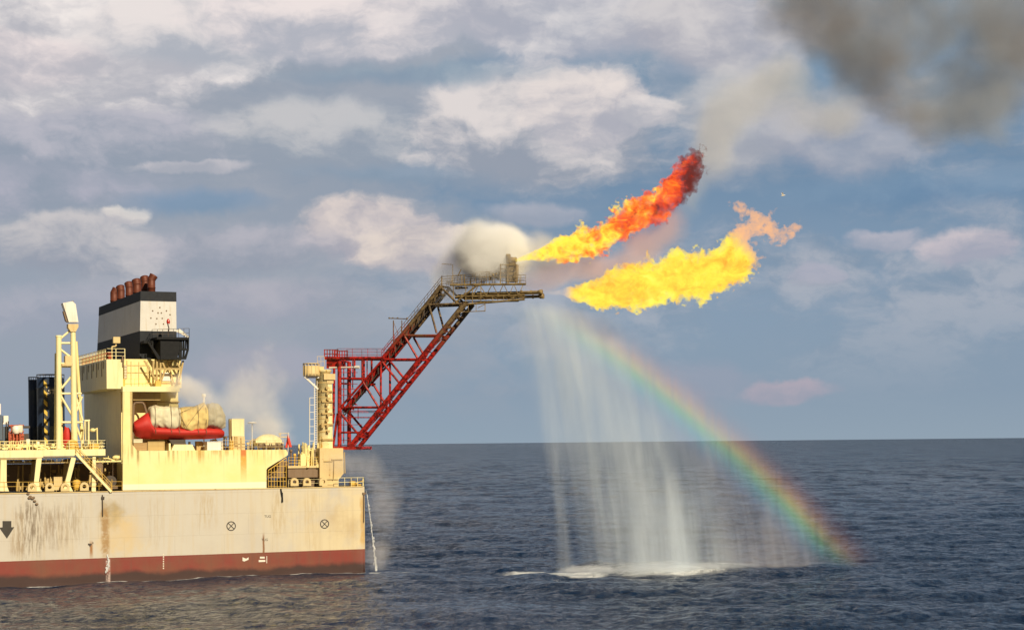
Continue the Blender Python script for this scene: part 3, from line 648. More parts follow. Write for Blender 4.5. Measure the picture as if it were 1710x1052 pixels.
fp=MB(); fp.sbox(260,636,269,649,.4,.9); fp.build('support_foot',yellow,ship); fp=MB(); fp.ell(S(299,640,.5),.22,.22,.2); fp.build('support_foot',yellow,ship)

# ------------------------------------------------ boat deck, stern details belonging to the ship
st=MB(); st.rail([S(372,752,.15),S(474,751,.15)],1.25,1.15,.028,2); st.build('boat_deck_railing',rusty_cream,ship)
st=MB(); st.rail([S(565,812.5,.3),S(608,812,.3),S(606,812,12)],1.15,.9,.035,1,.04); st.rail([S(482,813.5,.3),S(565,812.5,.3)],1.0,1.9,.02,1); st.build('stern_railing',cream2,ship)
st=MB()     # lattice screen
o_=[(447.5,784),(478,764)]
for i in range(7):
    t=i/6; xx=448+30*t; st.bar(S(xx,785-21*t,.05),S(xx,813.5,.05),.04,4)
for yy in (770,778,788,797,803,812): 
    xa=448 if yy>=785 else 448+30*(785-yy)/21; st.bar(S(xa,yy,.05),S(478,yy,.05),.035,4)
st.bar(S(448,785,.05),S(478,764,.05),.06,4); st.build('lattice_screen',yellow,ship)
st=MB(); st.sbox(446,770,481,797,3.,3.3); st.build('screen_rear_wall',brown,ship)
st=MB(); 
for i in range(22):
    xx=random.uniform(448,532); st.sbox(xx,random.uniform(799,806),xx+random.uniform(2,6),813,random.uniform(1,2),2.6)
st.build('bitts_and_rollers',dark,ship)
st=MB(); st.sbox(481,781,533,797,2.,6); st.build('winch_housing',brown,ship)
st=MB(); st.sbox(481,777.5,533,781.2,1.8,6.2); st.sbox(533.2,797.2,565,813,1.6,6); st.build('winch_deck',rusty_cream,ship); st=MB(); st.sbox(481,797.3,533,813,2.7,6); st.build('winch_room_wall',brown,ship)
st=MB(); st.sprism([(534,748),(573,748),(574,790),(566,800),(534,800)],1.4,5.5); st.build('pedestal_base',rusty_cream,ship)
st=MB(); st.sbox(554,766,572,768,1.25,1.38); st.path([S(558,768,1.25),S(557,800,1.25)],.05); st.path([S(575,755,1.3),S(576,790,1.3)],.08); st.sbox(541,769,556,771,1.3,1.39); st.build('base_piping',ochre,ship)
st=MB()
for i in range(20):
    xx=random.uniform(498,532); st.bar(S(xx,781,random.uniform(1.5,3)),S(xx+random.uniform(-2,2),random.uniform(738,768),random.uniform(1.5,3)),random.uniform(.05,.14))
st.sbox(502,757,511,779,1.8,2.6); st.sbox(515,750,524,779,2.2,3); st.build('stern_pipework',cream,ship)
st=MB(); st.sbox(586,803,594,811.5,1,1.7); st.path([S(594,808,1.2),S(600,804,1.2),S(606,803,1.2)],.07); st.sbox(596,808,604,811.5,1,1.5); st.build('stern_fitting',yellow,ship)

# ------------------------------------------------ pedestal tower
tw=thing('boom_tower',loc_:=S(541,797,3.5),'tall rusty cream tower carrying the red flare boom, ladder on its left side','tower')
t_=MB(); c0=S(541,799,3.5); hgt_=loc(S(541,622,3.5))[2]-loc(S(541,799,3.5))[2]
t_.lathe(c0,[(.88,0),(.95,hgt_),(1.1,hgt_+.02),(1.1,hgt_+.35)],18)
t_.hexa([c0+u*a_+v*b_+zz*h_ for h_ in (3.6,hgt_-.2) for a_,b_ in ((.2,-.85),(.95,-.85),(.95,.9),(.2,.9))]); t_.build('column',towerp,tw)
t_=MB()
for i,py in enumerate((640,655,664,672,683,692,700,710,722,735)):
    h_=loc(S(541,py,3.5))[2]-c0[2]; t_.lathe(c0+zz*h_,[(.96,0),(.96,.12)],18); 
    if i%2: t_.hexa([c0+u*a_+v*b_+zz*(h_+k_) for k_ in (0,.22) for a_,b_ in ((-.5,-1.1),(.95,-1.1),(.95,-.85),(-.5,-.85))])
t_.build('flange_ring',ochre,tw)
t_=MB(); 
for i in range(9):
    t_=MB(); py=650+i*9; t_.hexa([S(546+(i%3),py,2.2)+u*a_+v*b_+zz*k_ for k_ in (0,.3) for a_,b_ in ((-.15,-.1),(.2,-.1),(.2,.2),(-.15,.2))]); t_.build('clamp_block',ochre,tw)
mb=MB(); mb.sbox(537,706,541.5,714,2.2,2.4); mb.build('junction_box',ochre,tw)
t_=MB(); 
for x_ in (517,525): t_.bar(S(x_,640 if x_>520 else 664,3.),S(x_,775,3.),.06)
for i in range(34): py=644+i*3.9; t_.bar(S(524,py,3.),S(529.5,py,3.),.035,4)
for i in range(9): py=664+i*12; t_.bar(S(517,py,3.),S(525,py,3.),.04,4); t_.bar(S(517,py,3.),S(517,py,4.),.04,4)
t_.bar(S(529.5,636,3.),S(529.5,780,3.),.05); t_.build('ladder',white,tw)
t_=MB(); b=S(520,628,3.2); t_.lathe(b,[(1.0,0),(1.08,.05),(1.08,.12)],14); 
for i in range(14):
    q=2*math.pi*i/14; e=u*math.cos(q)*1.05+v*math.sin(q)*1.05; t_.bar(b+e,b+e+zz*1.6,.05,4)
t_.lathe(b+zz*.2,[(1.06,0),(1.06,1.1),(1.02,1.1),(1.02,0)],14); t_.lathe(b+zz*1.55,[(1.1,0),(1.1,.1)],14); t_.build('crow_nest',rusty_cream,tw)
t_=MB(); t_.beam(S(511,631,3.),S(531,650,3.),.2,.22); t_.beam(S(508,630,3.),S(533,630,3.),.25,.2); t_.build('bracket',white,tw)
t_=MB(); t_.sbox(541,624,560,634,2.3,4.5); t_.sbox(546,634,557,640,2.5,4.2); t_.sbox(533,612,541,620,3,4); t_.rail([S(530,612,3.),S(542,612,3.)],1.3,.6,.03,1); t_.build('slewing_head',rusty_cream,tw)

# ------------------------------------------------ flare boom
wv=np.array([.34,.94,0.]); wv/=np.linalg.norm(wv); av_=np.array([wv[1],-wv[0],0.])
Ob=YP(567,745,232.0); BW=2.9; BANG=math.atan2(av_[1],av_[0])
def B(px,py,c=0.): return plane(px,py,Ob+wv*c,wv)
boom=thing('flare_boom',YP(567,797,232.0),'long red lattice flare boom, sooty towards its burner end, reaching out over the sea','flare boom',ang=BANG)
def bt(pts,r,n=6,both=True,cap=True):
    mb=MB()
    for k in ((0,1) if both else (0,)):
        Q_=[B(*p)+wv*BW*k for p in pts]
        for a_,b_ in zip(Q_[:-1],Q_[1:]): mb.bar(a_,b_,r,n,cap=cap)
    return mb
def member(name,lst,r,both=True):
    for k in ((0,1) if both else (0,)):
        for (x0,y0,x1,y1) in lst:
            mb=MB(); mb.bar(B(x0,y0)+wv*BW*k,B(x1,y1)+wv*BW*k,r,8); mb.build(name,boomm,boom)
member('lower_chord',[(585,745,776,506)],.29)
member('upper_chord',[(637,601,737,478)],.22)
member('frame_post',[(567,603,567,747)],.28)
member('deck_beam',[(543,598,640,598)],.22)
br_=[(567,682,637,603),(605,636,632,680),(636,604,636,678),(638,604,668,641),(567,688,600,727),(567,680,637,680),(567,722,602,722),(567,632,611,632),(637,600,700,600),
     (675,560,728,560),(676,562,697,598),(716,509,772,507),(717,511,729,556),(605,600,605,636),(592,600,592,632),(737,480,765,508)]
member('brace',br_,.145)
mb=MB(); mb.beam(B(541,748),B(604,748),.5,.42); mb.beam(B(541,748)+wv*BW,B(604,748)+wv*BW,.5,.42)
for x_ in (545,575,603): mb.bar(B(x_,748),B(x_,748)+wv*BW,.18)
mb.build('foot_plate',boomm,boom)
for x_,y_ in ((567,603),(567,640),(567,682),(567,722),(637,601),(675,560),(716,509),(737,478),(776,506),(728,560),(699,600),(632,680),(600,727),(755,530),(660,650),(605,598)):
    mb=MB(); mb.bar(B(x_,y_),B(x_,y_)+wv*BW,.13); mb.build('cross_member',boomm,boom)
for (a_,b_) in (((585,745),(632,680)),((632,680),(699,600)),((699,600),(728,560)),((728,560),(776,506))): mb=MB(); mb.bar(B(*a_),B(*b_)+wv*BW,.08); mb.build('cross_member',boomm,boom)
mb=MB()   # slanting leg against the tower with pipe loops
mb.bar(B(558,615),B(557,690),.16); mb.bar(B(557,690),B(548,747),.22); mb.bar(B(564,690),B(556,747),.16)
for i in range(7): 
    y_=657+i*8; mb.path([B(558,y_),B(552,y_),B(549.5,y_+1.5),B(549.5,y_+5)],.11)
mb.build('slew_leg',boomm,boom)
mb=MB(); 
for y_ in (612,622,641,650,660,697,709,735): mb.bar(B(567,y_),B(567+ (30 if y_<665 else 45-(y_-690)*.4),y_),.05,4)
for y_ in (686,688.5): mb.bar(B(570,y_,1.),B(630,y_,1.),.07,4)
for x_ in (574,589,613): mb.bar(B(x_,600,1.),B(x_,650 if x_>580 else 740,1.),.09,4)
mb.path([B(569,697,1.),B(620,697,1.)],.07); mb.bar(B(598,680,1.),B(598,700,1.),.05); mb.build('inner_piping',boomm,boom)
mb=MB(); mb.bar(B(550,614),B(592,613),.11); mb.bar(B(592,613),B(600,613),.2); mb.build('slew_cylinder',white,boom)
mb=MB()   # rails
for k in (0,1): mb.rail([B(563,597)+wv*BW*k,B(640,597)+wv*BW*k],1.15,2.0,.035,2)
mb.build('deck_handrail',boomm,boom)
mb=MB(); 
for k in (0,1):
    for x_ in np.linspace(542,564,6): mb.bar(B(x_,598)+wv*BW*k,B(x_,584)+wv*BW*k,.085,4)
    for y_ in (584,591): mb.bar(B(541,y_)+wv*BW*k,B(565,y_)+wv*BW*k,.07,4)
mb.hexa([B(x_,y_)+wv*k for y_ in (615,598) for x_,k in ((544,.2),(564,.2),(564,2.4),(544,2.4))]); mb.build('winch_cage',boomm,boom)
# walkway up the boom: stringers, steps and handrail
mb=MB()
def along(t,off=0.,c=0.): 
    return B(574+(737-574)*t,683+(479-683)*t,c)+zz*off
for c_ in (.5,1.1,1.8,2.4):
    mb.beam(along(0,-.3,c_),along(1,-.3,c_),.12,.55)
for i in range(70):
    t=(i+.5)/70; a_=along(t,-.05,.5); b_=along(t,-.05,2.4); e=av_*.12
    mb.add([a_-e,a_+e,b_+e,b_-e],[(0,1,2,3)])
mb.build('walkway',boomm,boom)
mb=MB()
for c_,r_ in ((.9,.16),(1.5,.22),(2.1,.13)): mb.bar(along(.02,-.75,c_),along(1.,-.75,c_),r_,8)
mb.bar(along(0,-.9,.2),along(1.,-.9,.2),.08); 
for i in range(18): t=i/17; mb.bar(along(t,-1.05,.1),along(t,-.2,.1),.07,4); mb.bar(along(t,-1.,.1),along(t,-1.,2.6),.07,4)
mb.build('pipe_bundle',dark,boom)
mb=MB()
for c_ in (0.,2.7):
    pts=[B(637,602,c_),B(737,479,c_)]
    for h_ in (.45,.85,1.25): mb.bar(pts[0]+zz*h_,pts[1]+zz*h_,.03,4)
    for i in range(19): p=pts[0]+(pts[1]-pts[0])*i/18; mb.bar(p,p+zz*1.25,.035,4)
    mb.path([B(640,585,c_),B(700,516,c_),B(703,516,c_),B(735,474,c_)],.035,4)
mb.build('walkway_handrail',boomm,boom)
mb=MB(); mb.bar(B(657,535),B(657,580),.07); mb.bar(B(671,535),B(671,560),.06); mb.bar(B(649,531.5),B(680,532.5),.06); mb.bar(B(657,537),B(664,556),.04,4); mb.bar(B(656,570),B(671,556),.05,4)
for x_ in (650,656,664,680): mb.lathe(B(x_,532.5),[(.09,0),(.12,.1),(.05,.2)],8)
mb.build('lamp_stand',boomm,boom)
mb=MB()
for i in range(22):
    t=random.random(); p_=B(585+191*t,745-239*t,random.choice((0,BW)))+zz*random.uniform(-.5,.3); mb.bar(p_,p_+av_*random.uniform(.3,1.)+zz*random.uniform(-.2,.3),random.uniform(.05,.13),6)
for i in range(46):
    t=random.random(); p_=along(t,random.uniform(-1.2,.1),random.uniform(0,2.6)); mb.bar(p_,p_+av_*random.uniform(.2,.7)+zz*random.uniform(-.5,.4),random.uniform(.04,.12),6)
mb.bar(B(588,749,.3),B(779,510,.3),.08); mb.build('chord_fittings',boomm,boom)
# tip platform
def Bt(px,py,c=0.): return B(px,py,c)
mb=MB()
for c_ in (0.,BW): 
    mb.bar(B(770,509,c_),B(876,500,c_),.13); mb.bar(B(765,495,c_),B(876,493,c_),.10); mb.bar(B(752,476,c_),B(878,474.5,c_),.14)
    mb.bar(B(762,504,c_),B(800,474,c_),.12)
mb.build('tip_chord',tipm,boom)
mb=MB()
for c_ in (0.,BW):
    xs_=[790,800,812,822,832,841,850,858,866,874]
    for i in range(len(xs_)-1):
        a_,b_=(474.5,493) if i%2 else (493,474.5); mb.bar(B(xs_[i],a_,c_),B(xs_[i+1],b_,c_),.055,4)
        if i%2: mb.bar(B(xs_[i],493,c_),B(xs_[i],502,c_),.05,4); mb.bar(B(xs_[i],493,c_),B(xs_[i+1],501,c_),.045,4)
    for x_ in (757,778,789,803): mb.bar(B(x_,474,c_),B(x_,506,c_),.07,4)
for x_ in np.linspace(766,874,16):
    mb.bar(B(x_,505-(x_-770)*.07),B(x_,505-(x_-770)*.07,BW),.05,4); mb.bar(B(x_,475),B(x_,475,BW),.05,4)
mb.build('tip_bracing',tipm,boom)
mb=MB(); mb.hexa([B(x_,y_,c_) for y_ in (474.8,473.8) for x_,c_ in ((786,0),(878,0),(878,BW),(786,BW))]); mb.hexa([B(x_,y_,c_) for y_ in (500,499) for x_,c_ in ((772,0.1),(872,.1),(872,BW-.1),(772,BW-.1))]); mb.build('tip_deck',tipm,boom)
mb=MB(); 
for c_ in (0.,BW):
    mb.path([B(768,508,c_),B(768,521,c_),B(810,519.5,c_),B(810,507,c_)],.07,4); mb.bar(B(782,508,c_),B(782,520,c_),.05,4); mb.bar(B(795,507,c_),B(795,520,c_),.05,4); mb.bar(B(798,514,c_),B(810,508,c_),.05,4); mb.bar(B(769,520,c_),B(782,508,c_),.05,4)
for x_ in (768,775,782,795,810): mb.bar(B(x_,520,0),B(x_,520,BW),.05,4)
mb.build('underslung_cradle',tipm,boom)
mb=MB()
for y0,y1,c_,r_ in ((489,487.5,.9,.17),(497,495,1.5,.19),(492,490,2.2,.12)): mb.bar(B(775,y0+2,c_),B(903,y1,c_),r_,8)
for x_ in (870,886): mb.lathe(B(x_,488.,.9),[(.24,0),(.24,.16)],10,av_); mb.lathe(B(x_+3,495.6,1.5),[(.25,0),(.25,.16)],10,av_)
mb.build('burner_pipe',tipm,boom)
mb=MB(); mb.lathe(B(899,494.8,1.5),[(.2,0),(.32,.3),(.34,.7),(.22,.7)],12,av_); mb.lathe(B(898,487.6,.9),[(.18,0),(.28,.3),(.28,.6),(.2,.6)],12,av_); mb.build('burner_head',tipm,boom)
# burner tower
mb=MB()
for x_ in (836,848): 
    for c_ in (.2,2.4): mb.bar(B(x_,474,c_),B(x_,441,c_),.09,4)
for y_ in (442,449,456,463,469):
    for c_ in (.2,2.4): mb.bar(B(835,y_,c_),B(862,y_,c_),.06,4)
    for x_ in (836,848,862): mb.bar(B(x_,y_,.2),B(x_,y_,2.4),.05,4)
for c_ in (.2,2.4): mb.bar(B(862,474,c_),B(862,441,c_),.08,4); mb.bar(B(848,474,c_),B(862,456,c_),.05,4); mb.bar(B(848,456,c_),B(862,441,c_),.05,4)
mb.build('burner_tower',tipm,boom)
mb=MB(); mb.lathe(B(855,471,1.3),[(.75,0),(.85,.8),(.85,2.1),(.5,2.3)],12); mb.lathe(B(849,466,1.),[(.3,0),(.3,2.6),(.36,2.65),(.3,3.1)],10)
mb.hexa([B(x_,y_,c_) for y_ in (448,438) for x_,c_ in ((850,.4),(861,.4),(861,2.2),(850,2.2))]); mb.bar(B(851,434,1.3),B(862,434.5,1.3),.36,10); mb.bar(B(851,434,1.3),B(853,445,1.3),.25); mb.build('upper_burner',tipm,boom)
mb=MB()
for c_ in (0.,BW):
    mb.rail([B(790,474,c_),B(835,474,c_)],1.3,1.0,.03,2); mb.rail([B(862,474,c_),B(878,474,c_)],1.1,.8,.03,2); mb.rail([B(737,478,c_),B(790,474,c_)],1.2,1.3,.035,3)
    mb.path([B(756,476,c_),B(756,442,c_),B(738,441,c_)],.05,4); mb.path([B(756,460,c_),B(771,460,c_),B(771,476,c_)],.05,4); mb.bar(B(765,460,c_),B(770,450,c_),.07,4)
    mb.path([B(794,474,c_),B(794,455,c_),B(817,454,c_),B(817,474,c_)],.045,4); mb.bar(B(776,480,c_),B(776,458,c_),.06,4); mb.bar(B(738,480,c_),B(738,460,c_),.07,4)
mb.build('tip_handrail',tipm,boom)
mb=MB()
for i in range(26):
    x_=random.uniform(758,868); y_=random.uniform(494,500) if x_>800 else random.uniform(477,499); c_=random.uniform(.3,2.5); mb.hexa([B(x_,y_,c_)+av_*a_+wv*b_+zz*k_ for k_ in (0,random.uniform(.1,.35)) for a_,b_ in ((0,0),(random.uniform(.3,1.2),0),(.4,.4),(0,.4))])
for i in range(14):
    x_=random.uniform(818,835); y_=random.uniform(455,470); mb.lathe(B(x_,y_,random.uniform(.3,2)),[(.1,0),(.16,.15),(.08,.3)],8)
for y_,c_ in ((495,.4),(497,1.6),(503,.9),(503,2.)): mb.bar(B(760,y_+1,c_),B(866,y_,c_),.09)

for i in range(60):
    x_=random.uniform(745,872); y_=random.uniform(458,476); c_=random.uniform(0,BW); a_=B(x_,476,c_); mb.bar(a_,B(x_+random.uniform(-1,1),y_,c_),random.uniform(.025,.06),4)
    if i%2: mb.bar(B(x_,y_,c_),B(x_+random.uniform(4,14),y_+random.uniform(-1,1),c_),.035,4)
mb.build('tip_machinery',tipm,boom)

# ------------------------------------------------ lifeboat with covers
lb=thing('lifeboat',S(298,735,1.2),'red lifeboat under three tied tarpaulin covers on the boat deck','lifeboat')
D0,D1=.5,3.4
def boat(lst,cols,name,mat,wr=lambda t:0.,n=16,par=lb,close=True):
    # lst: stations (px, ytop, ybottom, halfwidth)
    mb=MB(); vs=[]; fs=[]
    if n>20:
        L2=[]
        for a_,b_ in zip(lst[:-1],lst[1:]):
            k_=max(1,int((b_[0]-a_[0])/1.6)); L2+=[tuple(a_[q]+(b_[q]-a_[q])*i/k_ for q in range(4)) for i in range(k_)]
        lst=L2+[lst[-1]]; n=56
    m_=len(lst)
    for j,(px,yt,yb,hw) in enumerate(lst):
        c0=(S(px,yt,1.9)+S(px,yb,1.9))/2; hz=abs(S(px,yt,1.9)[2]-S(px,yb,1.9)[2])/2
        for i in range(n):
            q=2*math.pi*i/n; cq,sq=math.cos(q),math.sin(q); e=cols
            k=(abs(cq)**e+abs(sq)**e)**(-1/e); w_=1+(wr(j*1.7+i*.9) if n<50 else 0)
            kb=(1+.75*sq) if (sq<0 and name=='hull') else 1.
            pp=c0+v*hw*cq*k*w_*max(kb,.22)+zz*hz*sq*k*w_
            if n>50:
                A_=pp[None,:]; d_=.75*float(fbm(A_*np.array([1,1,.45]),.9,111,3)[0])-.30*abs(float(fbm(A_,1.9,115,2)[0]))*2; pp=pp+(v*cq+zz*sq)*d_
            vs.append(pp)
    fs=[(j*n+i,j*n+(i+1)%n,(j+1)*n+(i+1)%n,(j+1)*n+i) for j in range(m_-1) for i in range(n)]
    mb.add(vs,fs,True); mb.add(vs[:n],[tuple(range(n-1,-1,-1))]); mb.add(vs[-n:],[tuple(range(n))])
    return mb.build(name,mat,par)
boat([(222,706,720,1.0),(226,703,728,1.25),(236,696,732,1.35),(246,689,733,1.4),(250,700,733,1.42),(254,712,733,1.45),(300,714,734,1.5),(345,714,733,1.45),(362,715,732,1.2),(370,717,731,.8),(374,720,728,.3)],2.6,'hull',red)
# wrapped covers
def wrk(a,b): return lambda t: a*math.sin(t*3.1)+b*math.sin(t*7.3+1)
boat([(248,684,716,1.2),(250,679,717,1.5),(257,677,718,1.58),(258,680,716,1.5),(259.5,677,717,1.58),(272,679,718,1.6),(285,677,718,1.6),(294,678,717,1.6),(297.5,681,715,1.45)],3.2,'forward_cover',tarp1,wrk(.03,.02),24)
boat([(298,684,718,1.45),(300,679,721,1.6),(308,678,723,1.68),(318,678,724,1.7),(327,677,724,1.7),(334,674,722,1.7),(340,672,720,1.66),(343,678,718,1.5)],2.8,'middle_cover',tarp2,wrk(.035,.025),24)
boat([(343.5,679,717,1.4),(346,674,717,1.55),(356,673,717,1.5),(364,674,716,1.3),(370,680,716,1.0),(375,690,714,.6)],2.6,'aft_cover',tarp3,wrk(.05,.04),24)
mb=MB()
for x_ in (258.5,298,343,330,285): mb.path([S(x_,676,.9),S(x_+1,682,.25),S(x_+2,715,.25),S(x_+2,724,.4)],.035,4)
mb.path([S(330,676,.6),S(300,690,.2),S(310,712,.2)],.03,4); mb.path([S(312,712,.2),S(328,690,.2),S(340,676,.5)],.03,4); mb.build('lashing',brown,lb)
mb=MB(); mb.sprism([(282,734),(309,734),(311,742),(288,742)],1.2,2.8); mb.build('keel_chock',dark,lb)
cr=MB(); cr.sprism([(291,742),(321,742),(326,752),(286,752)],.9,3.); cr.sbox(282,740,285,752,1,3); tag(cr.build('boat_cradle',cream2),'cream trapezoid cradle under the red lifeboat','cradle')
lp=MB(); lp.bar(S(340.5,676,3.),S(340.5,662,3.),.12,8); lp.lathe(S(340.5,663,3.),[(.2,0),(.3,.15),(.25,.4)],10); lp.bar(S(340.5,752,3.),S(340.5,676,3.),.08); tag(lp.build('light_post',white),'white light post standing behind the lifeboat covers','light post')

# deck cargo and equipment (each a thing)
def crate(x0,y0,x1,y1,d0,d1,mat,name,label,cat,slats=4,group=None,vert=False):
    e=thing(name,S((x0+x1)/2,y1,(d0+d1)/2),label,cat,group)
    b=MB(); b.sbox(x0,y0,x1,y1,d0,d1); b.build('body',mat,e); f=MB(); k=.6
    for (a_,b_,c_,d_) in ((x0,y0,x1,y0+1.1),(x0,y1-1.1,x1,y1),(x0,y0+1.1,x0+1.1,y1-1.1),(x1-1.1,y0+1.1,x1,y1-1.1)): f.sbox(a_,b_,c_,d_,d0-.05,d0-.003)
    for i in range(1,slats):
        if vert: xx=x0+(x1-x0)*i/slats; f.sbox(xx-.3,y0+1.1,xx+.3,y1-1.1,d0-.03,d0-.002)
        else: yy=y0+(y1-y0)*i/slats; f.sbox(x0+1.1,yy-.3,x1-1.1,yy+.3,d0-.03,d0-.002)
    f.build('frame',mat,e); return e
crate(223,739,246,752,1.,2.5,crate_m,'crate','brown timber crate against the white column under the lifeboat','crate',3)
crate(247,737,275,752,1.2,2.8,ochre,'deck_locker','ochre deck locker under the front of the lifeboat','locker',2)
crate(223,733,238,739,1.1,2.3,tarp1,'equipment_bundle','pale bundle lying on the timber crate','bundle',2)
crate(346,737,372,752,.6,2.,white,'supply_box','white supply box under the back end of the lifeboat','box',3,None,True)
e=crate(387,699,408,728,1.,2.6,cream2,'ventilation_unit','tall cream ventilation cabinet with louvres beside the lifeboat','ventilation unit',9)
mb=MB(); mb.sbox(388,728.2,409,752,.95,2.6); mb.sbox(384,700,387,752,1.4,2.); mb.build('plinth',rusty_cream,e)
mb=MB(); mb.sbox(392,728,397,744,.8,.93); mb.sbox(402,731,404,752,.8,.93); mb.build('duct',ochre,e)
e=crate(383.5,736,390,752,.5,.92,yellow,'hydrant_box','narrow yellow hydrant box by the boat deck rail','hydrant box',2)
e=thing('mooring_winch',S(447,752,1.5),'cream drum winch with a rounded hood at the end of the boat deck','winch')
mb=MB(); mb.ell(S(448,741,1.8),1.9,1.0,1.25,18,8,-.2); mb.build('hood',cream2,e)
mb=MB(); mb.sbox(427,735,470,739,.8,2.6); mb.build('frame',cream2,e)
mb=MB(); 
for x_ in (431,441,452,462): mb.lathe(S(x_,745,1.),[(.45,0),(.45,.08),(.25,.1),(.25,.6),(.45,.62),(.45,.7)],12,u)
mb.build('drum',brown,e)
mb=MB(); mb.bar(S(421,752,1.8),S(421,706,1.8),.05); mb.lathe(S(421,706.5,1.8),[(.5,0),(.62,.05),(.4,.14),(.1,.18)],14); tag(mb.build('deck_lamp',white),'thin post with a flat white dish lamp between the cabinet and the winch','lamp')
e=thing('ensign',S(479,760,.3),'red flag on a short white pole at the end of the boat deck','flag')
mb=MB(); mb.path([S(480,760,.3),S(481,750,.3),S(482,722,.3)],.05); mb.build('flag_pole',white,e)
fm_=MB(); gx=[]; 
n_,m_=10,12
for j in range(m_+1):
    for i in range(n_+1):
        t=i/n_; q=j/m_; x_=482-5.5*t*(.35+q*.65)+5.5*q*(1-t); y_=725+21*q+1.5*t
        gx.append(S(x_,y_,.3+.25*math.sin(t*7+q*3)))
fm_.add(gx,[(j*(n_+1)+i,j*(n_+1)+i+1,(j+1)*(n_+1)+i+1,(j+1)*(n_+1)+i) for j in range(m_) for i in range(n_)],True)
mf,g,o=newmat('red_flag_cloth'); bb=bsdf(g,o,(.75,.07,.035),.8); fm_.build('flag_cloth',mf,e)
# mooring deck boxes
crate(90,796,104,818,1.,2.,rusty_cream,'stores_box','pale yellow ribbed stores box behind the mooring deck rail','box',4,None,True)
e=thing('stores_bag',S(128,818,1.),'orange yellow bag standing between two fairleads on the mooring deck','bag')
mb=MB(); c0=S(128,818,1.); prof=[(.30,0),(.42,.1),(.46,.5),(.50,.9),(.42,1.15),(.2,1.25)]
for k_ in range(1): mb.lathe(c0,prof,14)
mb.build('body',yellow,e); mb=MB(); mb.lathe(c0+zz*.95,[(.50,0),(.52,.05),(.50,.1)],14); mb.build('strap',ochre,e)
e=thing('winch_drum',S(186,815,1.5),'dark mooring reel beside the foot of the stair','mooring reel')
mb=MB(); c0=S(184,813,1.8); 
mb.lathe(c0-v*.5+zz*.7,[(.7,0),(.7,.08),(.35,.1),(.35,.9),(.7,.92),(.7,1.)],16,v); mb.build('drum',dark,e)
mb=MB(); mb.hexa([c0+u*a_+v*b_+zz*k_ for k_ in (-.2,.12) for a_,b_ in ((-.8,-.6),(.8,-.6),(.8,.6),(-.8,.6))]); mb.build('base',brown,e)

# ------------------------------------------------ lattice crane mast
cm=thing('crane_mast',S(120,750,2.2),'pale yellow lattice mast with a white box head on the raised platform','mast')
C=lambda x,y,k=0: S(x,y,2.2+k)
mb=MB(); mb.bar(C(98,752),C(98,563),.34,10); mb.lathe(C(98,563),[(.38,0),(.38,.2),(.3,.22)],10); mb.build('front_leg',cream2,cm)
mb=MB(); mb.bar(C(122,553),C(124.5,752),.32,10,.40); mb.build('main_leg',cream2,cm)
mb=MB(); mb.bar(C(126.5,570,1),C(138.5,752,1.5),.22,8); mb.bar(C(94,590,1.3),C(93,752,1.3),.2,8); mb.bar(C(101,640,1.),C(103,752,1.),.18,8); mb.build('rear_leg',cream,cm)
for a_ in [((99,567),(117,552)),((98,573),(120,573)),((99,582),(120,598)),((98,607),(122,607)),((98,612),(124,612)),((103,648),(122,625)),((98,657),(136,657)),((101,660),(124,700)),((126,690),(137,662)),((98,705),(138,705)),((126,708),(138,740)),((127,664),(138,702))]:
    mb=MB(); mb.bar(C(*a_[0],.2),C(*a_[1],.2),.14,8); mb.build('brace',cream2,cm)
mb=MB(); mb.sbox(109,594,120,612,2.,2.9); mb.sbox(104,607,122,611,1.9,3.); mb.build('work_platform',rusty_cream,cm)
mb=MB(); mb.sprism([(114,541),(131,541),(131,546),(126.5,554),(118.5,554),(114,547)],1.8,2.9); mb.build('head_bracket',rusty_cream,cm)
mb=MB(); mb.sprism([(105,506),(121,503),(126.5,508),(131,538),(115,538)],1.6,3.0); mb.build('head_box',white,cm)
mb=MB(); mb.sprism([(105.5,520),(107.5,520),(113,534),(113,538),(110,536)],1.8,2.5); mb.sbox(120,502.5,123,505,2.0,2.5); mb.build('head_fitting',brown,cm)
# small davit pole, hood, hanging coat-like red hose reel
mb=MB(); mb.bar(S(148,752,1.5),S(148,702,1.5),.12,8); mb.bar(S(141,702.5,1.5),S(150,702,1.5),.13,8); mb.bar(S(143,735,1.5),S(143,703,1.5),.06); mb.bar(S(141,703,1.5),S(139,740,1.5),.06); tag(mb.build('davit_pole',cream2),'pale T-topped davit pole right of the lattice mast','davit')
mb=MB(); mb.bar(S(163,752,1.2),S(162,714,1.2),.09,8); mb.bar(S(162,715,1.2),S(156,719,1.2),.07); mb.lathe(S(155,721,1.2),[(.1,0),(.35,.08),(.3,.35),(.1,.45)],10); tag(mb.build('loudspeaker_post',cream),'short post with a small dark horn near the shaded wall','loudspeaker')
mb=MB(); mb.ell(S(121,744,.9),.75,.6,.75,16,7,0.); mb.lathe(S(121,752,.9),[(.78,0),(.78,.6)],16); tag(mb.build('capstan_hood',yellow),'bright yellow domed hood at the foot of the lattice mast','hood')
mb=MB(); mb.lathe(S(112.5,748,3.2),[(.35,0),(.5,.5),(.55,1.6),(.4,2.2),(.2,2.5)],12); mb.bar(S(110,748,3.),S(109,712,3.),.1); tag(mb.build('hose_bundle',red),'red hose bundle hanging between the legs of the lattice mast','hose')
crate(150,741,165,752,.8,1.8,yellow,'valve_box','yellow valve box at the right end of the raised platform','box',2)

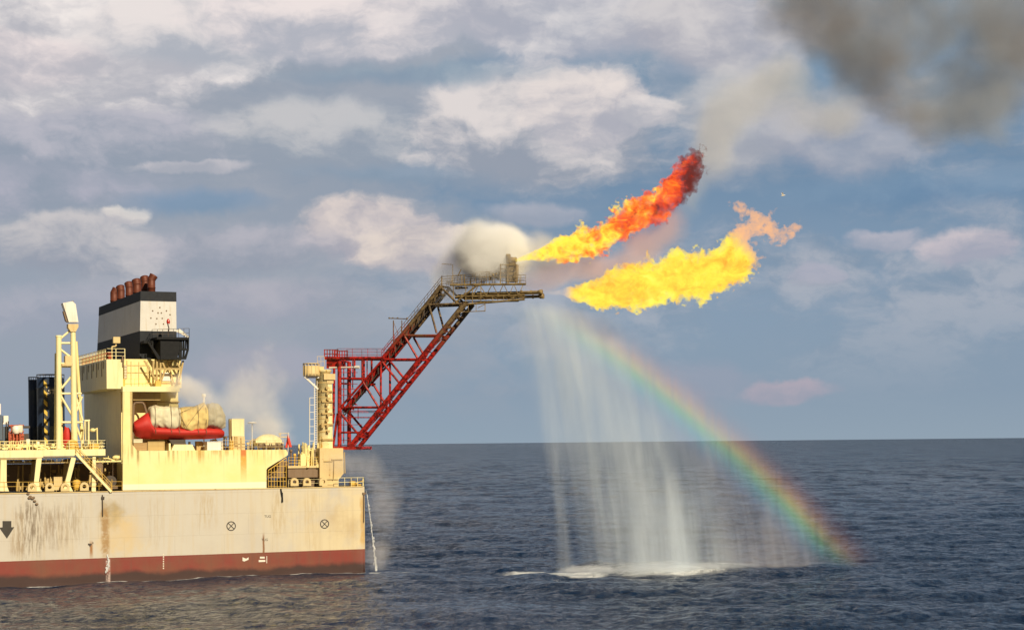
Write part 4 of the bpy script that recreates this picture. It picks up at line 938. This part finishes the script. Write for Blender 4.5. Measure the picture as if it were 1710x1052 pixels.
# ------------------------------------------------ dark tanks
def tank(px,py_top,hw,d,label,wr=False):
    base=S(px,752,d); top=S(px,py_top,d); rr=hw*base[1]/F; e=thing('storage_tank',base,label,'tank','dark storage tanks'); h_=top[2]-base[2]
    mb=MB(); mb.lathe(base,[(rr,0),(rr,h_*.33),(rr*1.015,h_*.33+.02),(rr*1.015,h_*.33+.12),(rr,h_*.33+.14),(rr,h_*.86),(rr*1.015,h_*.86+.02),(rr*1.015,h_*.86+.12),(rr,h_*.86+.14),(rr,h_),(rr*.8,h_+.15)],32); mb.build('shell',tankp,e)
    mb=MB()
    for i in range(14):
        q=2*math.pi*i/14; c1=base+zz*h_+u*rr*math.cos(q)+v*rr*math.sin(q); mb.bar(c1,c1+zz*.5,.03,4)
    mb.lathe(base+zz*(h_+.45),[(rr*1.01,0),(rr*1.01,.06)],24); mb.build('top_rail',dark,e)
    return e,base,rr,h_
e,base,rr,h_=tank(57,636,8.5,16,'narrow dark tank, left of the wider tank')
e,base,rr,h_=tank(85.5,632,22.5,12,'wide dark blue tank with white lettering and a striped ladder')
m,g,o=newmat('black_yellow_stripes'); p=g.coord(); x,y,z=g.xyz(p); s_=g.m('FRACT',g.m('ADD',g.m('MULTIPLY',z,.85),g.m('MULTIPLY',x,.9)))
bsdf(g,o,g.mix(g.ss(s_,.45,.5),(.62,.42,.05),(.03,.028,.02)),.5)
mb=MB(); c1=base-v*(rr+.12)-u*rr*.52+v*rr*.16; mb.hexa([c1+u*a_+v*b_+zz*k_ for k_ in (.2,h_-.2) for a_,b_ in ((-.2,-.1),(.2,-.1),(.2,.15),(-.2,.15))]); mb.build('ladder_cover',m,e)
shell=[o_ for o_ in e.children if o_.name.startswith('shell')][0]
# lettering follows the shell
cu=bpy.data.curves.new('t','FONT'); cu.body='ASTE'; cu.size=.80; cu.align_x='CENTER'; cu.align_y='CENTER'
to=bpy.data.objects.new('t',cu); col.objects.link(to); bpy.context.view_layer.update()
mm=bpy.data.meshes.new_from_object(to.evaluated_get(bpy.context.evaluated_depsgraph_get())); bpy.data.objects.remove(to)
tz=S(85,655,12)[2]; mb=MB()
ca=math.atan2(-v[1],-v[0]); vs=[]
for q in mm.vertices:
    t=ca+(q.co.x-.22)/rr; rr2=rr*1.02; vs.append(np.array([base[0]+rr2*math.cos(t),base[1]+rr2*math.sin(t),tz+q.co.y]))
mb.add(vs,[tuple(f.vertices) for f in mm.polygons]); mb.build('lettering',whitem,e)

# ------------------------------------------------ far-left machinery
e=thing('process_module',S(5,752,10),'blue grey process module with a white stack at the left edge','machinery')
mb=MB(); mb.sbox(-60,702,3,752,10,14); mb.sbox(4,712,14,752,9.5,12); mb.sbox(-4,693,4,735,9,9.8); mb.build('frame',blueg,e)
mb=MB(); mb.sbox(-3,674,1.2,692,10,11); mb.sbox(6,694,14,706,10,11); mb.sbox(2,716,5,722,9.2,9.6); mb.sbox(5,706,15,708,9.8,10.8); mb.build('stack',white,e)
mb=MB(); 
for i in range(12): x_=random.uniform(-20,15); mb.bar(S(x_,752,9.2),S(x_,random.uniform(700,735),9.2),.08)
mb.build('piping',dark,e)
e=thing('pipe_skid',S(30,752,9),'orange red pipe skid between the left machinery and the dark tanks','machinery')
mb=MB()
for i in range(12): x_=16+i*2.0; mb.bar(S(x_,752,8+i%3),S(x_+random.uniform(-1,1),random.uniform(708,728),8+i%3),.10)
for i in range(9): y_=random.uniform(709,738); mb.bar(S(15,y_,8.5),S(40,y_+random.uniform(-3,3),8.5),.09)
mb.build('pipework',orange,e)
mb=MB(); mb.sbox(17,711,50,715,12,14); mb.sbox(20,724,48,752,11,14); mb.build('housing',dark,e)
mb=MB(); mb.lathe(S(27,724,8),[(.3,0),(.5,.3),(.5,.8),(.2,1.)],10); mb.lathe(S(34,722,8),[(.25,0),(.35,.3),(.3,.9)],10); mb.sbox(44,733,50,745,8,9); mb.sbox(62,737,66,745,8,9); mb.build('vessel',white,e)

# ------------------------------------------------------------------ implicit bodies for flame, smoke, steam, spray
def surfnets(f,org,h):
    s=f>0; C8=[(0,0,0),(1,0,0),(0,1,0),(1,1,0),(0,0,1),(1,0,1),(0,1,1),(1,1,1)]
    nx,ny,nz=[k-1 for k in f.shape]
    def cor(a,c): return a[c[0]:c[0]+nx,c[1]:c[1]+ny,c[2]:c[2]+nz]
    cnt=sum(cor(s,c).astype(int) for c in C8); act=(cnt>0)&(cnt<8)
    acc=np.zeros((nx,ny,nz,3)); n=np.zeros((nx,ny,nz))
    for a in range(8):
        for b in range(a+1,8):
            da=np.array(C8[b])-np.array(C8[a])
            if np.abs(da).sum()!=1: continue
            fa,fb=cor(f,C8[a]),cor(f,C8[b]); x=(fa>0)!=(fb>0); t=np.where(x,fa/np.where(x,fa-fb,1),0)
            for k in range(3): acc[...,k]+=np.where(x,C8[a][k]+da[k]*t,0)
            n+=x
    idx=-np.ones(act.shape,int); ids=np.argwhere(act); idx[act]=np.arange(len(ids))
    V=(acc[act]/n[act][:,None]+ids)*h+org; Q=[]
    for ax in range(3):
        o1,o2=[k for k in range(3) if k!=ax]
        sl=[slice(1,-1)]*3; sl[ax]=slice(0,-1); sh=list(sl); sh[ax]=slice(1,None)
        A,Bb=s[tuple(sl)],s[tuple(sh)]; ch=np.argwhere(A!=Bb); sign=A[A!=Bb]
        base_=ch.copy(); base_[:,o1]+=1; base_[:,o2]+=1
        def cell(d1,d2): q=base_.copy(); q[:,o1]-=d1; q[:,o2]-=d2; return idx[q[:,0],q[:,1],q[:,2]]
        q=np.stack([cell(1,1),cell(0,1),cell(0,0),cell(1,0)],1); fl=sign if ax!=1 else ~sign
        q=np.where(fl[:,None],q,q[:,::-1]); Q.append(q)
    Q=np.concatenate(Q); return V,Q[(Q>=0).all(1)]
def body(name,fieldfn,lo,hi_,h,mat,parent=None,smooth=True):
    lo=np.array(lo,float); hi_=np.array(hi_,float); n=np.ceil((hi_-lo)/h).astype(int)+1
    ax=[lo[k]+np.arange(n[k])*h for k in range(3)]; P=np.stack(np.meshgrid(*ax,indexing='ij'),-1); f=fieldfn(P)
    f[0]=f[-1]=-1; f[:,0]=f[:,-1]=-1; f[:,:,0]=f[:,:,-1]=-1
    V,Q=surfnets(f,lo,h); me=bpy.data.meshes.new(name); base=V.mean(0)
    if parent is not None: base=np.array(MW[parent.name].translation)
    me.from_pydata((V-base).tolist(),[],Q.tolist()); me.polygons.foreach_set('use_smooth',np.full(len(Q),smooth)); me.update(); me.materials.append(mat)
    o=bpy.data.objects.new(name,me); col.objects.link(o)
    if parent is not None: o.parent=parent
    else: o.location=base.tolist()
    return o
def tube_sdf(P,pts,rad):
    best=np.full(P.shape[:-1],-1e9)
    for (a,ra),(b,rb_) in zip(zip(pts[:-1],rad[:-1]),zip(pts[1:],rad[1:])):
        ab=b-a; t=np.clip(((P-a)@ab)/(ab@ab),0,1); dd=np.linalg.norm(P-(a+t[...,None]*ab),axis=-1); best=np.maximum(best,ra+(rb_-ra)*t-dd)
    return best
def volmat(name,build,step=1.):
    m,g,o=newmat(name); sh=build(g); g.L.new(sh,o.inputs['Volume'])
    try: m.cycles.volume_step_rate=step
    except Exception: pass
    return m
def glow(g,colr,strength,absd):
    e=g.N.new('ShaderNodeEmission'); g.put(e.inputs[0],colr); g.put(e.inputs[1],strength)
    a=g.N.new('ShaderNodeVolumeAbsorption'); a.inputs[0].default_value=(0,0,0,1); g.put(a.inputs[1],absd)
    s=g.N.new('ShaderNodeAddShader'); g.L.new(e.outputs[0],s.inputs[0]); g.L.new(a.outputs[0],s.inputs[1]); return s.outputs[0]
def pv(g,colr,dens,aniso=-.35,absc=None):
    e=g.N.new('ShaderNodeVolumePrincipled'); g.put(e.inputs['Color'],colr); g.put(e.inputs['Density'],dens); g.put(e.inputs['Anisotropy'],aniso)
    if absc is not None: g.put(e.inputs['Absorption Color'],absc)
    return e.outputs[0]
FY=232.   # flames stand off the boom tip
tipY=float(B(862,434)[1]); tipY2=float(B(903,495)[1])
def wp(lst,Yf): return [YP(px,py,Yf(px)) for px,py,_ in lst],[r*Yf(px)/F for px,_,r in lst]
# --- upper flame (oily, orange to red)
fl1=[(857,435.5,2.5),(862,435,3),(880,430,5),(905,423,9),(930,416,14),(955,412,17),(985,402,20),(1015,390,20),(1045,375,18),(1075,352,16),(1100,335,15),(1125,312,15),(1148,290,14),(1158,272,9),(1163,262,4)]
fl1b=[(940,425,12),(980,418,16),(1010,405,14),(1045,388,10)]; fl1c=[(1035,358,6),(1055,350,12),(1080,352,14),(1105,352,10)]; fl1d=[(1105,340,10),(1125,328,12),(1150,300,10)]
Yf1=lambda px: tipY+1.3+.012*(px-862)
def field1(P):
    f=None
    for l in (fl1,fl1b,fl1c,fl1d):
        p,r=wp(l,Yf1); q=tube_sdf(P,p,r); f=q if f is None else np.maximum(f,q)
    t=np.clip((P[...,0]-B(862,435)[0])/9.,.05,1)
    return f+(3.0*fbm(P,.30,61,3,.6)+2.6*fbm(P,1.1,64,3,.7)+2.2*fbm(P,2.4,67,2,.7)+.2)*t
pmin=YP(855,452,tipY)-np.array([0,4.5,0]); pmax=YP(1182,248,Yf1(1182)+4)+np.array([0,1,0])
flx0=float(YP(862,435,tipY)[0]); flx1=float(YP(1163,262,Yf1(1163))[0])
def b1(g):
    p=g.coord(); n=g.noise(g.mapping(p,(.8,1.,1.1)),.6,7,.72,dist=1.); n2=g.noise(p,.22,4,.6); geo=g.N.new('ShaderNodeNewGeometry'); x,y,z=g.xyz(geo.outputs['Position'])
    t=g.m('DIVIDE',g.m('SUBTRACT',x,flx0),flx1-flx0)
    k=g.m('ADD',g.m('ADD',g.m('MULTIPLY',t,.85),g.ss(t,.80,1.02,0.,.35)),g.m('ADD',g.m('MULTIPLY',g.m('SUBTRACT',n,.5),2.4),g.m('MULTIPLY',g.m('SUBTRACT',n2,.5),1.2)))
    c=g.ramp(k,[(.0,(1.0,.80,.07)),(.34,(1.0,.66,.05)),(.44,(1.,.27,.02)),(.6,(.90,.13,.02)),(.80,(.68,.045,.015)),(1.,(.12,.02,.015))])
    n5=g.noise(p,1.1,6,.7); ab=g.m('MULTIPLY',g.ss(n5,.32,.62,.12,1.9),1.); return glow(g,c,g.m('MULTIPLY',ab,1.25),ab)
flame1=body('flame',field1,pmin,pmax,.15,volmat('oil_flame',b1,.3)); tag(flame1,'upper orange and red flame rising from the burner tower','flame','flames at the boom end')
# --- lower flame (bright yellow)
fl2=[(904,490,2.2),(925,489,3.5),(938,488,5),(948,488,9),(968,490,17),(1000,489,21),(1030,485,26),(1060,479,31),(1090,474,33),(1125,468,35),(1160,460,37),(1190,455,34),(1218,447,28),(1238,428,20),(1246,412,12),(1240,402,9)]
fl2b=[(1222,410,9),(1240,395,14),(1262,383,15),(1285,388,15),(1305,390,13),(1320,383,11)]; fl2c=[(1235,350,5),(1238,360,6)]; fl2d=[(1238,392,10),(1262,374,11),(1285,372,8)]
fl2e=[(1262,405,3),(1258,425,5),(1262,430,2)]
Yf2=lambda px: tipY2+1.3+.008*(px-903)
def field2(P):
    f=None
    for l in (fl2,fl2b,fl2c,fl2d,fl2e):
        p,r=wp(l,Yf2); q=tube_sdf(P,p,r); f=q if f is None else np.maximum(f,q)
    t=np.clip((P[...,0]-YP(938,488,tipY2)[0])/4.,0.06,1); return f+(3.0*fbm(P,.30,71,3,.6)+2.8*fbm(P,1.0,74,3,.7)+2.2*fbm(P,2.4,77,2,.7)+.2)*t
pmin=YP(898,528,Yf2(898))-np.array([0,5.5,0]); pmax=YP(1335,335,Yf2(1335)+5.5)
f2x0=float(YP(1215,400,Yf2(1215))[0])
def b2(g):
    p=g.coord(); n=g.noise(g.mapping(p,(.7,1.,1.15)),.5,7,.72,dist=1.); n3=g.noise(p,1.3,5,.65); geo=g.N.new('ShaderNodeNewGeometry'); x,y,z=g.xyz(geo.outputs['Position'])
    tail=g.ss(g.m('ADD',g.m('SUBTRACT',x,f2x0),g.m('MULTIPLY',g.m('SUBTRACT',z,float(YP(1240,415,Yf2(1240))[2])),.9)),.6,3.6)
    k=g.m('ADD',g.m('MULTIPLY',n,.8),g.m('MULTIPLY',n3,.2))
    c=g.ramp(k,[(.36,(1.,.90,.13)),(.46,(1.,.80,.07)),(.52,(.98,.60,.06)),(.62,(.90,.34,.04))])
    c=g.mix(tail,c,(1.,.52,.25)); n5=g.noise(p,.9,6,.7); ab=g.m('MULTIPLY',g.ss(n5,.34,.60,.15,1.7),g.m('ADD',1.,g.m('MULTIPLY',tail,-.45))); pre=g.ss(x,float(YP(962,488,tipY2+1.8)[0]),float(YP(936,488,tipY2+1.6)[0])); ab=g.m('MULTIPLY',ab,g.m('SUBTRACT',1.,g.m('MULTIPLY',pre,.72))); c=g.mix(pre,c,(.95,.66,.45)); return glow(g,c,g.m('MULTIPLY',ab,g.m('ADD',1.12,g.m('MULTIPLY',tail,-.12))),ab)
flame2=body('flame',field2,pmin,pmax,.15,volmat('gas_flame',b2,.3)); tag(flame2,'lower bright yellow flame blowing right from the burner pipes, with a thin peach tail','flame','flames at the boom end')

# --- gas jet before the lower flame ignites: faint peach
def ellf(P,c,r): return 1-np.linalg.norm((P-c)/np.array(r),axis=-1)
def sst(x): x=np.clip(x,0,1); return x*x*(3-2*x)
def blobfield(bl,k=.35,sc=.25,seed=81):
    def f(P):
        q=np.zeros(P.shape[:-1])
        for c,r in bl: q+=sst(ellf(P,c,r))
        return q-.035+.25*fbm(P,sc,seed,4,.55)*np.clip(q*6,0,1)
    return f
def blobnodes(g,bl,p):
    s=None
    for c,r in bl:
        e=g.v('LENGTH',g.v('DIVIDE',g.v('SUBTRACT',p,tuple(float(k) for k in c)),tuple(float(k) for k in r))); w_=g.ss(e,1.,0.)
        s=w_ if s is None else g.m('ADD',s,w_)
    return s
def cloudbody(name,lst,colr,dens,aniso,label,cat,h=1.,ns=.25,nk=(1.6,.25,.9),seed=81,step=1.,warp=2.,group=None,absc=None,stretch=(1,1,1),colr2=None,emis=None,grow=1.18):
    bl=[(YP(px,py,Y),(rx*Y/F*1.35,rd*1.35,rz*Y/F*1.35)) for px,py,Y,rx,rd,rz in lst]
    lo=np.min([c-np.array(r)*1.45 for c,r in bl],0); hi_=np.max([c+np.array(r)*1.45 for c,r in bl],0)
    lo[2]=max(lo[2],-.3)
    big=[(c,tuple(k*grow for k in r)) for c,r in bl]
    def bld(g):
        geo=g.N.new('ShaderNodeNewGeometry'); p=geo.outputs['Position']; q=g.mapping(p,stretch)
        wv_=g.v('SUBTRACT',g.noise(q,ns*.6,3,.6,color=True),(.5,.5,.5)); pw=g.v('ADD',p,g.v('SCALE',wv_,scale=warp))
        n=g.noise(q,ns,7,.62,dist=.3); mask=blobnodes(g,bl,pw); d=g.m('MULTIPLY',g.ss(g.m('ADD',mask,g.m('MULTIPLY',g.m('SUBTRACT',n,.5),nk[0])),nk[1],nk[2]),g.ss(mask,.02,.15))
        cc=colr if colr2 is None else g.mix(g.ss(g.noise(p,ns*.5,4,.6),.4,.62),colr,colr2)
        return pv(g,cc,g.m('MULTIPLY',d,dens),aniso,absc)
    o=body(name,blobfield(big,.3,ns,seed),lo,hi_,h,volmat(name+'_volume',bld,step)); return tag(o,label,cat,group)
# dark smoke, upper right
cloudbody('smoke_plume',[(1400,30,262,115,9,75),(1500,-10,264,150,10,90),(1640,10,266,130,10,100),(1480,120,264,90,8,75),(1560,180,265,90,8,58),(1640,120,266,110,10,90),(1540,210,264,70,8,50),(1650,190,266,70,8,60),(1420,90,262,80,8,70),(1330,-10,262,60,7,60),(1700,80,268,110,10,110)],
  (.58,.61,.66),.18,-.3,'thick brown grey smoke hanging at the upper right','smoke',h=1.6,ns=.10,nk=(4.6,.0,2.0),step=.14,warp=8.,colr2=(.39,.355,.34))
cloudbody('smoke_wisp',[(1190,240,250,50,6,75),(1230,180,252,70,6,60),(1300,130,255,80,7,60),(1380,190,258,90,7,50),(1160,330,247,40,4,60)],
  (.84,.86,.90),.12,-.4,'pale grey smoke drifting up from the upper flame towards the dark plume','smoke',h=1.4,ns=.12,nk=(2.,.25,1.1),step=.3,warp=4.)
# steam ball and warm mist around burner
yb=tipY-1.
cloudbody('steam_cloud',[(812,413,yb+5,58,4.4,54),(852,422,yb+5,50,3.8,42),(790,432,yb+5,36,3.2,34),(822,445,yb+5,50,3.2,26)],(.999,.998,.997),2.2,-.3,'dense round cream steam cloud behind the burner tower','steam',h=.7,ns=.22,nk=(1.5,.10,1.45),step=.3,warp=2.6)
cloudbody('steam_veil',[(765,440,yb+6,40,3,60),(900,420,yb+6,60,3,50),(860,455,yb+1.5,60,1.2,30),(780,470,yb+6,60,2,28),(740,470,yb+7,40,2.,50)],(.95,.92,.90),.26,-.5,'thin pale veil of steam spreading around the boom end','steam',h=.8,ns=.2,nk=(1.4,.3,1.),step=.8,warp=2.)
cloudbody('pink_smoke',[(950,455,yb+6,90,3.,26),(1010,440,yb+6,80,3.,26),(1070,410,yb+6.5,55,3.,36),(1120,370,yb+7,45,3.,45),(900,470,yb+6,50,2.5,28)],(.95,.66,.56),.15,-.35,'thin pinkish smoke between the two flames','smoke',h=.8,ns=.2,nk=(1.4,.2,1.),step=.8,warp=2.5)
# steam over the deck
cloudbody('deck_steam',[(330,660,222,60,3,30),(300,640,220,36,3,22),(400,690,226,70,3,50),(450,715,228,50,2.5,40),(430,640,230,60,3,70)],(.93,.90,.88),.28,-.5,'thin steam drifting over the lifeboat and the boat deck','steam',h=.8,ns=.22,nk=(2.4,.15,1.5),step=.8,warp=2.5)
cloudbody('tower_steam',[(575,775,230.5,45,1.6,30),(610,780,232,36,2,45),(560,770,230,30,1.2,20),(640,850,231,36,2,90),(625,930,230,36,2,36)],(.90,.88,.90),.14,-.5,'pinkish steam blowing off the foot of the boom tower past the stern','steam',h=.7,ns=.3,nk=(2.4,.1,1.6),step=.8,warp=1.6,stretch=(1,1,.5))

# --- falling water curtain
YS=float(G0(960,956)[1])     # where it meets the sea
print('spray Y',YS,'boom Y',tipY,tipY2)
def curtain(name,stations,depth,dens,label,colr=(.86,.93,1.),nk=(.26,.80),nsx=.6,seed=91,Y0=YS,aniso=-.55,h=.6,edge=.22,Zs=1.):
    # stations: (py, px left, px right) from top to bottom; a slab of falling drops with ragged vertical streaks
    zs=[];xl=[];xr=[]
    for py,a,b in stations:
        p=YP((a+b)/2,py,Y0); zs.append(float(p[2])); xl.append(float(YP(a,py,Y0)[0])); xr.append(float(YP(b,py,Y0)[0]))
    zs=np.array(zs);xl=np.array(xl);xr=np.array(xr); od=np.argsort(zs); zs,xl,xr=zs[od],xl[od],xr[od]
    def fld(P):
        a=np.interp(P[...,2],zs,xl); b=np.interp(P[...,2],zs,xr); c=(a+b)/2; hw=(b-a)/2*1.02+.15
        r=np.sqrt(((P[...,0]-c)/hw)**2+((P[...,1]-Y0)/depth)**2); e=np.minimum(1-r,(zs[-1]+.3-P[...,2])/3); e=np.minimum(e,(P[...,2]+.35))
        return e+.10*fbm(P*np.array([1,1,.1]),.7,seed,3)*1.
    lo=(xl.min()-1.5,Y0-depth-1,-.8); hi_=(xr.max()+1.5,Y0+depth+1,zs[-1]+.6)
    def bld(g):
        geo=g.N.new('ShaderNodeNewGeometry'); p=geo.outputs['Position']; x,y,z=g.xyz(p); t=g.m('DIVIDE',g.m('SUBTRACT',z,float(zs[0])),float(zs[-1]-zs[0]))
        fl_=g.N.new('ShaderNodeFloatCurve'); fr_=g.N.new('ShaderNodeFloatCurve'); x0,x1=float(xl.min()),float(xr.max())
        for nd,arr in ((fl_,xl),(fr_,xr)):
            cv=nd.mapping.curves[0]; pts_=[((zz_-zs[0])/(zs[-1]-zs[0]),(k-x0)/(x1-x0)) for zz_,k in zip(zs,arr)]
            cv.points[0].location=pts_[0]; cv.points[1].location=pts_[-1]
            for q_ in pts_[1:-1]: cv.points.new(*q_)
            nd.mapping.update(); g.L.new(t,nd.inputs['Value'])
        aL=g.m('ADD',x0,g.m('MULTIPLY',fl_.outputs[0],x1-x0)); aR=g.m('ADD',x0,g.m('MULTIPLY',fr_.outputs[0],x1-x0))
        c=g.m('MULTIPLY',g.m('ADD',aL,aR),.5); hw=g.m('MAXIMUM',g.m('MULTIPLY',g.m('SUBTRACT',aR,aL),.5),.1)
        xr_=g.m('DIVIDE',g.m('SUBTRACT',x,c),hw)          # -1..1 across: streaks follow the fall lines
        yr_=g.m('DIVIDE',g.m('SUBTRACT',y,Y0),depth)
        r=g.m('SQRT',g.m('ADD',g.m('MULTIPLY',xr_,xr_),g.m('MULTIPLY',yr_,yr_)))
        m_=g.ss(r,1.,.05)
        wmax=float((xr-xl).max()); q=g.comb(g.m('SUBTRACT',x,g.m('MULTIPLY',c,.32)),g.m('MULTIPLY',yr_,2.),g.m('MULTIPLY',z,.05*Zs)); q=g.v('ADD',q,g.v('MULTIPLY',g.v('SUBTRACT',g.noise(g.mapping(p,(.5,.5,.12)),.5,3,.6,color=True),(.5,.5,.5)),(1.6,0.,0.)))
        n=g.noise(q,nsx,6,.66); n2=g.noise(g.comb(g.m('MULTIPLY',x,.3),y,g.m('MULTIPLY',z,.12)),.8,4,.6)
        st=g.ss(n,nk[0],nk[1],.16,1.); topf=g.ss(t,1.,.93); low=g.m('ADD',.65,g.m('MULTIPLY',g.ss(t,.5,.0),.6))
        dd=g.m('MULTIPLY',g.m('MULTIPLY',m_,g.m('MULTIPLY',st,g.ss(n2,.34,.62,.25,1.25))),g.m('MULTIPLY',g.m('MULTIPLY',topf,low),dens))
        return pv(g,colr,dd,aniso)
    o=body(name,fld,lo,hi_,h,volmat(name+'_volume',bld,.35)); return tag(o,label,'water spray','falling water')
curtain('water_curtain',[(496,835,945),(560,838,1035),(640,858,1115),(740,888,1190),(850,930,1240),(953,960,1280)],3.2,.56,'broad white curtain of water falling from the boom end onto the sea')
curtain('water_fall',[(500,866,900),(600,878,935),(740,900,950),(860,920,955),(955,922,966)],1.1,.42,'narrow leftmost column of falling water with foam at its foot',seed=95,nsx=.9,Y0=YS-2.2)
curtain('water_fall',[(500,885,930),(580,915,985),(640,940,1030),(740,985,1085),(850,1005,1150),(952,1010,1175)],2.4,.17,'dense bright middle band of falling water, the thickest in the curtain',seed=99,nsx=.8,Y0=YS-3.5,nk=(.25,.8))
curtain('spray_mist',[(505,900,1000),(600,960,1120),(740,1080,1260),(850,1130,1370),(945,1150,1440)],2.4,.26,'thin mist of spray to the right, under the rainbow',seed=97,nsx=.5,nk=(.25,.7),Y0=YS+4.8,colr=(.90,.88,.95))

# --- rainbow: bow colours painted into the scatter colour of an arc-shaped mist body
YR=YS+1.
arc=[(895,505),(945,545),(1000,585),(1060,628),(1120,672),(1180,716),(1240,765),(1300,815),(1353,868),(1393,915),(1414,945)]
arcp=[YP(px,py,YR) for px,py in arc]; cs=arcp[0],arcp[5],arcp[-1]
(ax_,az_),(bx_,bz_),(cx_,cz_)=[(p[0],p[2]) for p in cs]
dd_=2*(ax_*(bz_-cz_)+bx_*(cz_-az_)+cx_*(az_-bz_))
ucx=((ax_**2+az_**2)*(bz_-cz_)+(bx_**2+bz_**2)*(cz_-az_)+(cx_**2+cz_**2)*(az_-bz_))/dd_
ucz=((ax_**2+az_**2)*(cx_-bx_)+(bx_**2+bz_**2)*(ax_-cx_)+(cx_**2+cz_**2)*(bx_-ax_))/dd_
rad0=math.hypot(ax_-ucx,az_-ucz); print('rainbow centre',ucx,ucz,rad0)
hw0=4.7
def rbf(P):
    r=np.hypot(P[...,0]-ucx,P[...,2]-ucz)-rad0; e=1-np.sqrt((r/hw0)**2+((P[...,1]-YR)/1.3)**2)
    e=np.minimum(e,(P[...,2]+.3)); e=np.minimum(e,(arcp[0][2]+.5-P[...,2])/3); return np.where(P[...,0]>ucx,e,-1) if rad0<500 else e
def rbm(g):
    geo=g.N.new('ShaderNodeNewGeometry'); p=geo.outputs['Position']; x,y,z=g.xyz(p)
    r=g.m('SUBTRACT',g.v('LENGTH',g.v('SUBTRACT',g.comb(x,0.,z),(ucx,0,ucz))),rad0)
    k=g.m('ADD',.5,g.m('DIVIDE',r,2*hw0)); c=g.ramp(k,[(.02,(.40,.42,.70)),(.2,(.18,.42,.95)),(.35,(.16,.72,.95)),(.45,(.35,.92,.50)),(.54,(.95,.90,.30)),(.64,(1.,.58,.30)),(.78,(.85,.36,.30)),(1.,(.6,.35,.34))])
    wdt=g.m('MULTIPLY',g.ss(g.m('ABSOLUTE',r),hw0,0.),g.ss(g.m('ABSOLUTE',g.m('SUBTRACT',y,YR)),1.3,.4))
    n=g.m('ADD',g.m('MULTIPLY',g.noise(g.mapping(p,(1.6,1.,.06)),.8,6,.7),.6),g.m('MULTIPLY',g.noise(g.mapping(p,(.4,.4,.3)),.6,5,.65),.4)); wdt=g.m('MULTIPLY',wdt,g.ss(r,.8,3.2,1.,.45)); fade=g.m('MULTIPLY',g.ss(z,-.2,3.6),g.ss(z,float(arcp[0][2]),float(arcp[0][2])-8))
    return pv(g,c,g.m('MULTIPLY',g.m('MULTIPLY',wdt,fade),g.m('MULTIPLY',g.ss(n,.25,.65,.10,1.2),.22)),-.45,(0.,0.,0.))
lo=(min(p[0] for p in arcp)-4,YR-2,-.6); hi_=(max(p[0] for p in arcp)+5,YR+2,arcp[0][2]+1.5)
rbo=body('rainbow',rbf,lo,hi_,.5,volmat('rainbow_volume',rbm,.7)); tag(rbo,'soft rainbow band in the spray slanting down to the sea','rainbow')

# --- discharge jets
def wjet():
    m,g,o=newmat('white_water'); p=g.coord(); n=g.noise(g.mapping(p,(4,4,1.2)),1.5,5,.7)
    b=bsdf(g,o,(.82,.84,.85),.35); t=g.N.new('ShaderNodeBsdfTransparent'); mx=g.N.new('ShaderNodeMixShader'); g.put(mx.inputs[0],g.ss(n,.38,.62,.1,.9)); g.L.new(t.outputs[0],mx.inputs[1]); g.L.new(b.outputs[0],mx.inputs[2]); g.L.new(mx.outputs[0],o.inputs[0]); return m
wj=wjet(); mb=MB(); jp=[(611,818,.035),(613,826,.045),(616,850,.05),(620,880,.055),(623,905,.07),(626,930,.09),(628,953,.16)]
for (x0,y0,r0),(x1,y1,r1) in zip(jp[:-1],jp[1:]): mb.bar(S(x0,y0,.3),S(x1,y1,.3),r0,8,r1,cap=False)
for i in range(60):
    t=random.random()**.6; yy=826+t*125; xx=613+15*t**.8+random.gauss(0,1.1*t+.2); mb.ell(S(xx,yy,.3+random.gauss(0,.1)),.05+.05*t,.05,.10+.12*t,6,4)
tag(mb.build('water_jet',wj),'thin white water jet falling beside the stern corner','water jet')
mb=MB(); 
for i in range(46):
    t=i/45; xx=179.5+3*math.sin(t*4)*t+random.gauss(0,.8+.8*t); yy=926+29*t; mb.ell(S(xx,yy,-.12),.04+.07*t,.03,.07+.08*random.random(),6,4)
tag(mb.build('drain_water',wj),'short white trickle of drain water down the red boot topping','water jet')

# ------------------------------------------------ seabird
bd=thing('seabird',YP(1307.5,327,250),'small pale seabird flying beyond the end of the lower flame','bird')
c0=YP(1307.5,327,250); mb=MB(); X3=np.array([1.,0,0]); 
mb.lathe(c0-X3*.28-zz*.05,[(.01,0),(.05,.1),(.09,.25),(.08,.4),(.05,.5),(.055,.55),(.02,.62)],8,X3*.9+zz*.2); mb.build('body',white,bd)
for sg in (1,-1):
    mb=MB(); w0=c0; w1=c0+np.array([-.05,.22*sg,.28]); w2=c0+np.array([-.22,.45*sg,.42])
    mb.prism([w0+X3*.1,w1+X3*.09,w2,w1-X3*.1,w0-X3*.1],zz*.02); mb.build('wing',white,bd)

cloudbody('splash_mist',[(965,951,YS-2.4,50,1.6,9),(1000,952,YS-2.,60,1.6,7),(1075,948,YS-1.,70,2.,11),(1140,946,YS,70,2.,9),(1210,944,YS+1.,60,2.,7)],(.92,.95,1.),.24,-.5,'low white splash mist where the falling water strikes the sea','water spray',h=.45,ns=.5,nk=(2.2,.1,1.2),step=.4,warp=1.,seed=131)
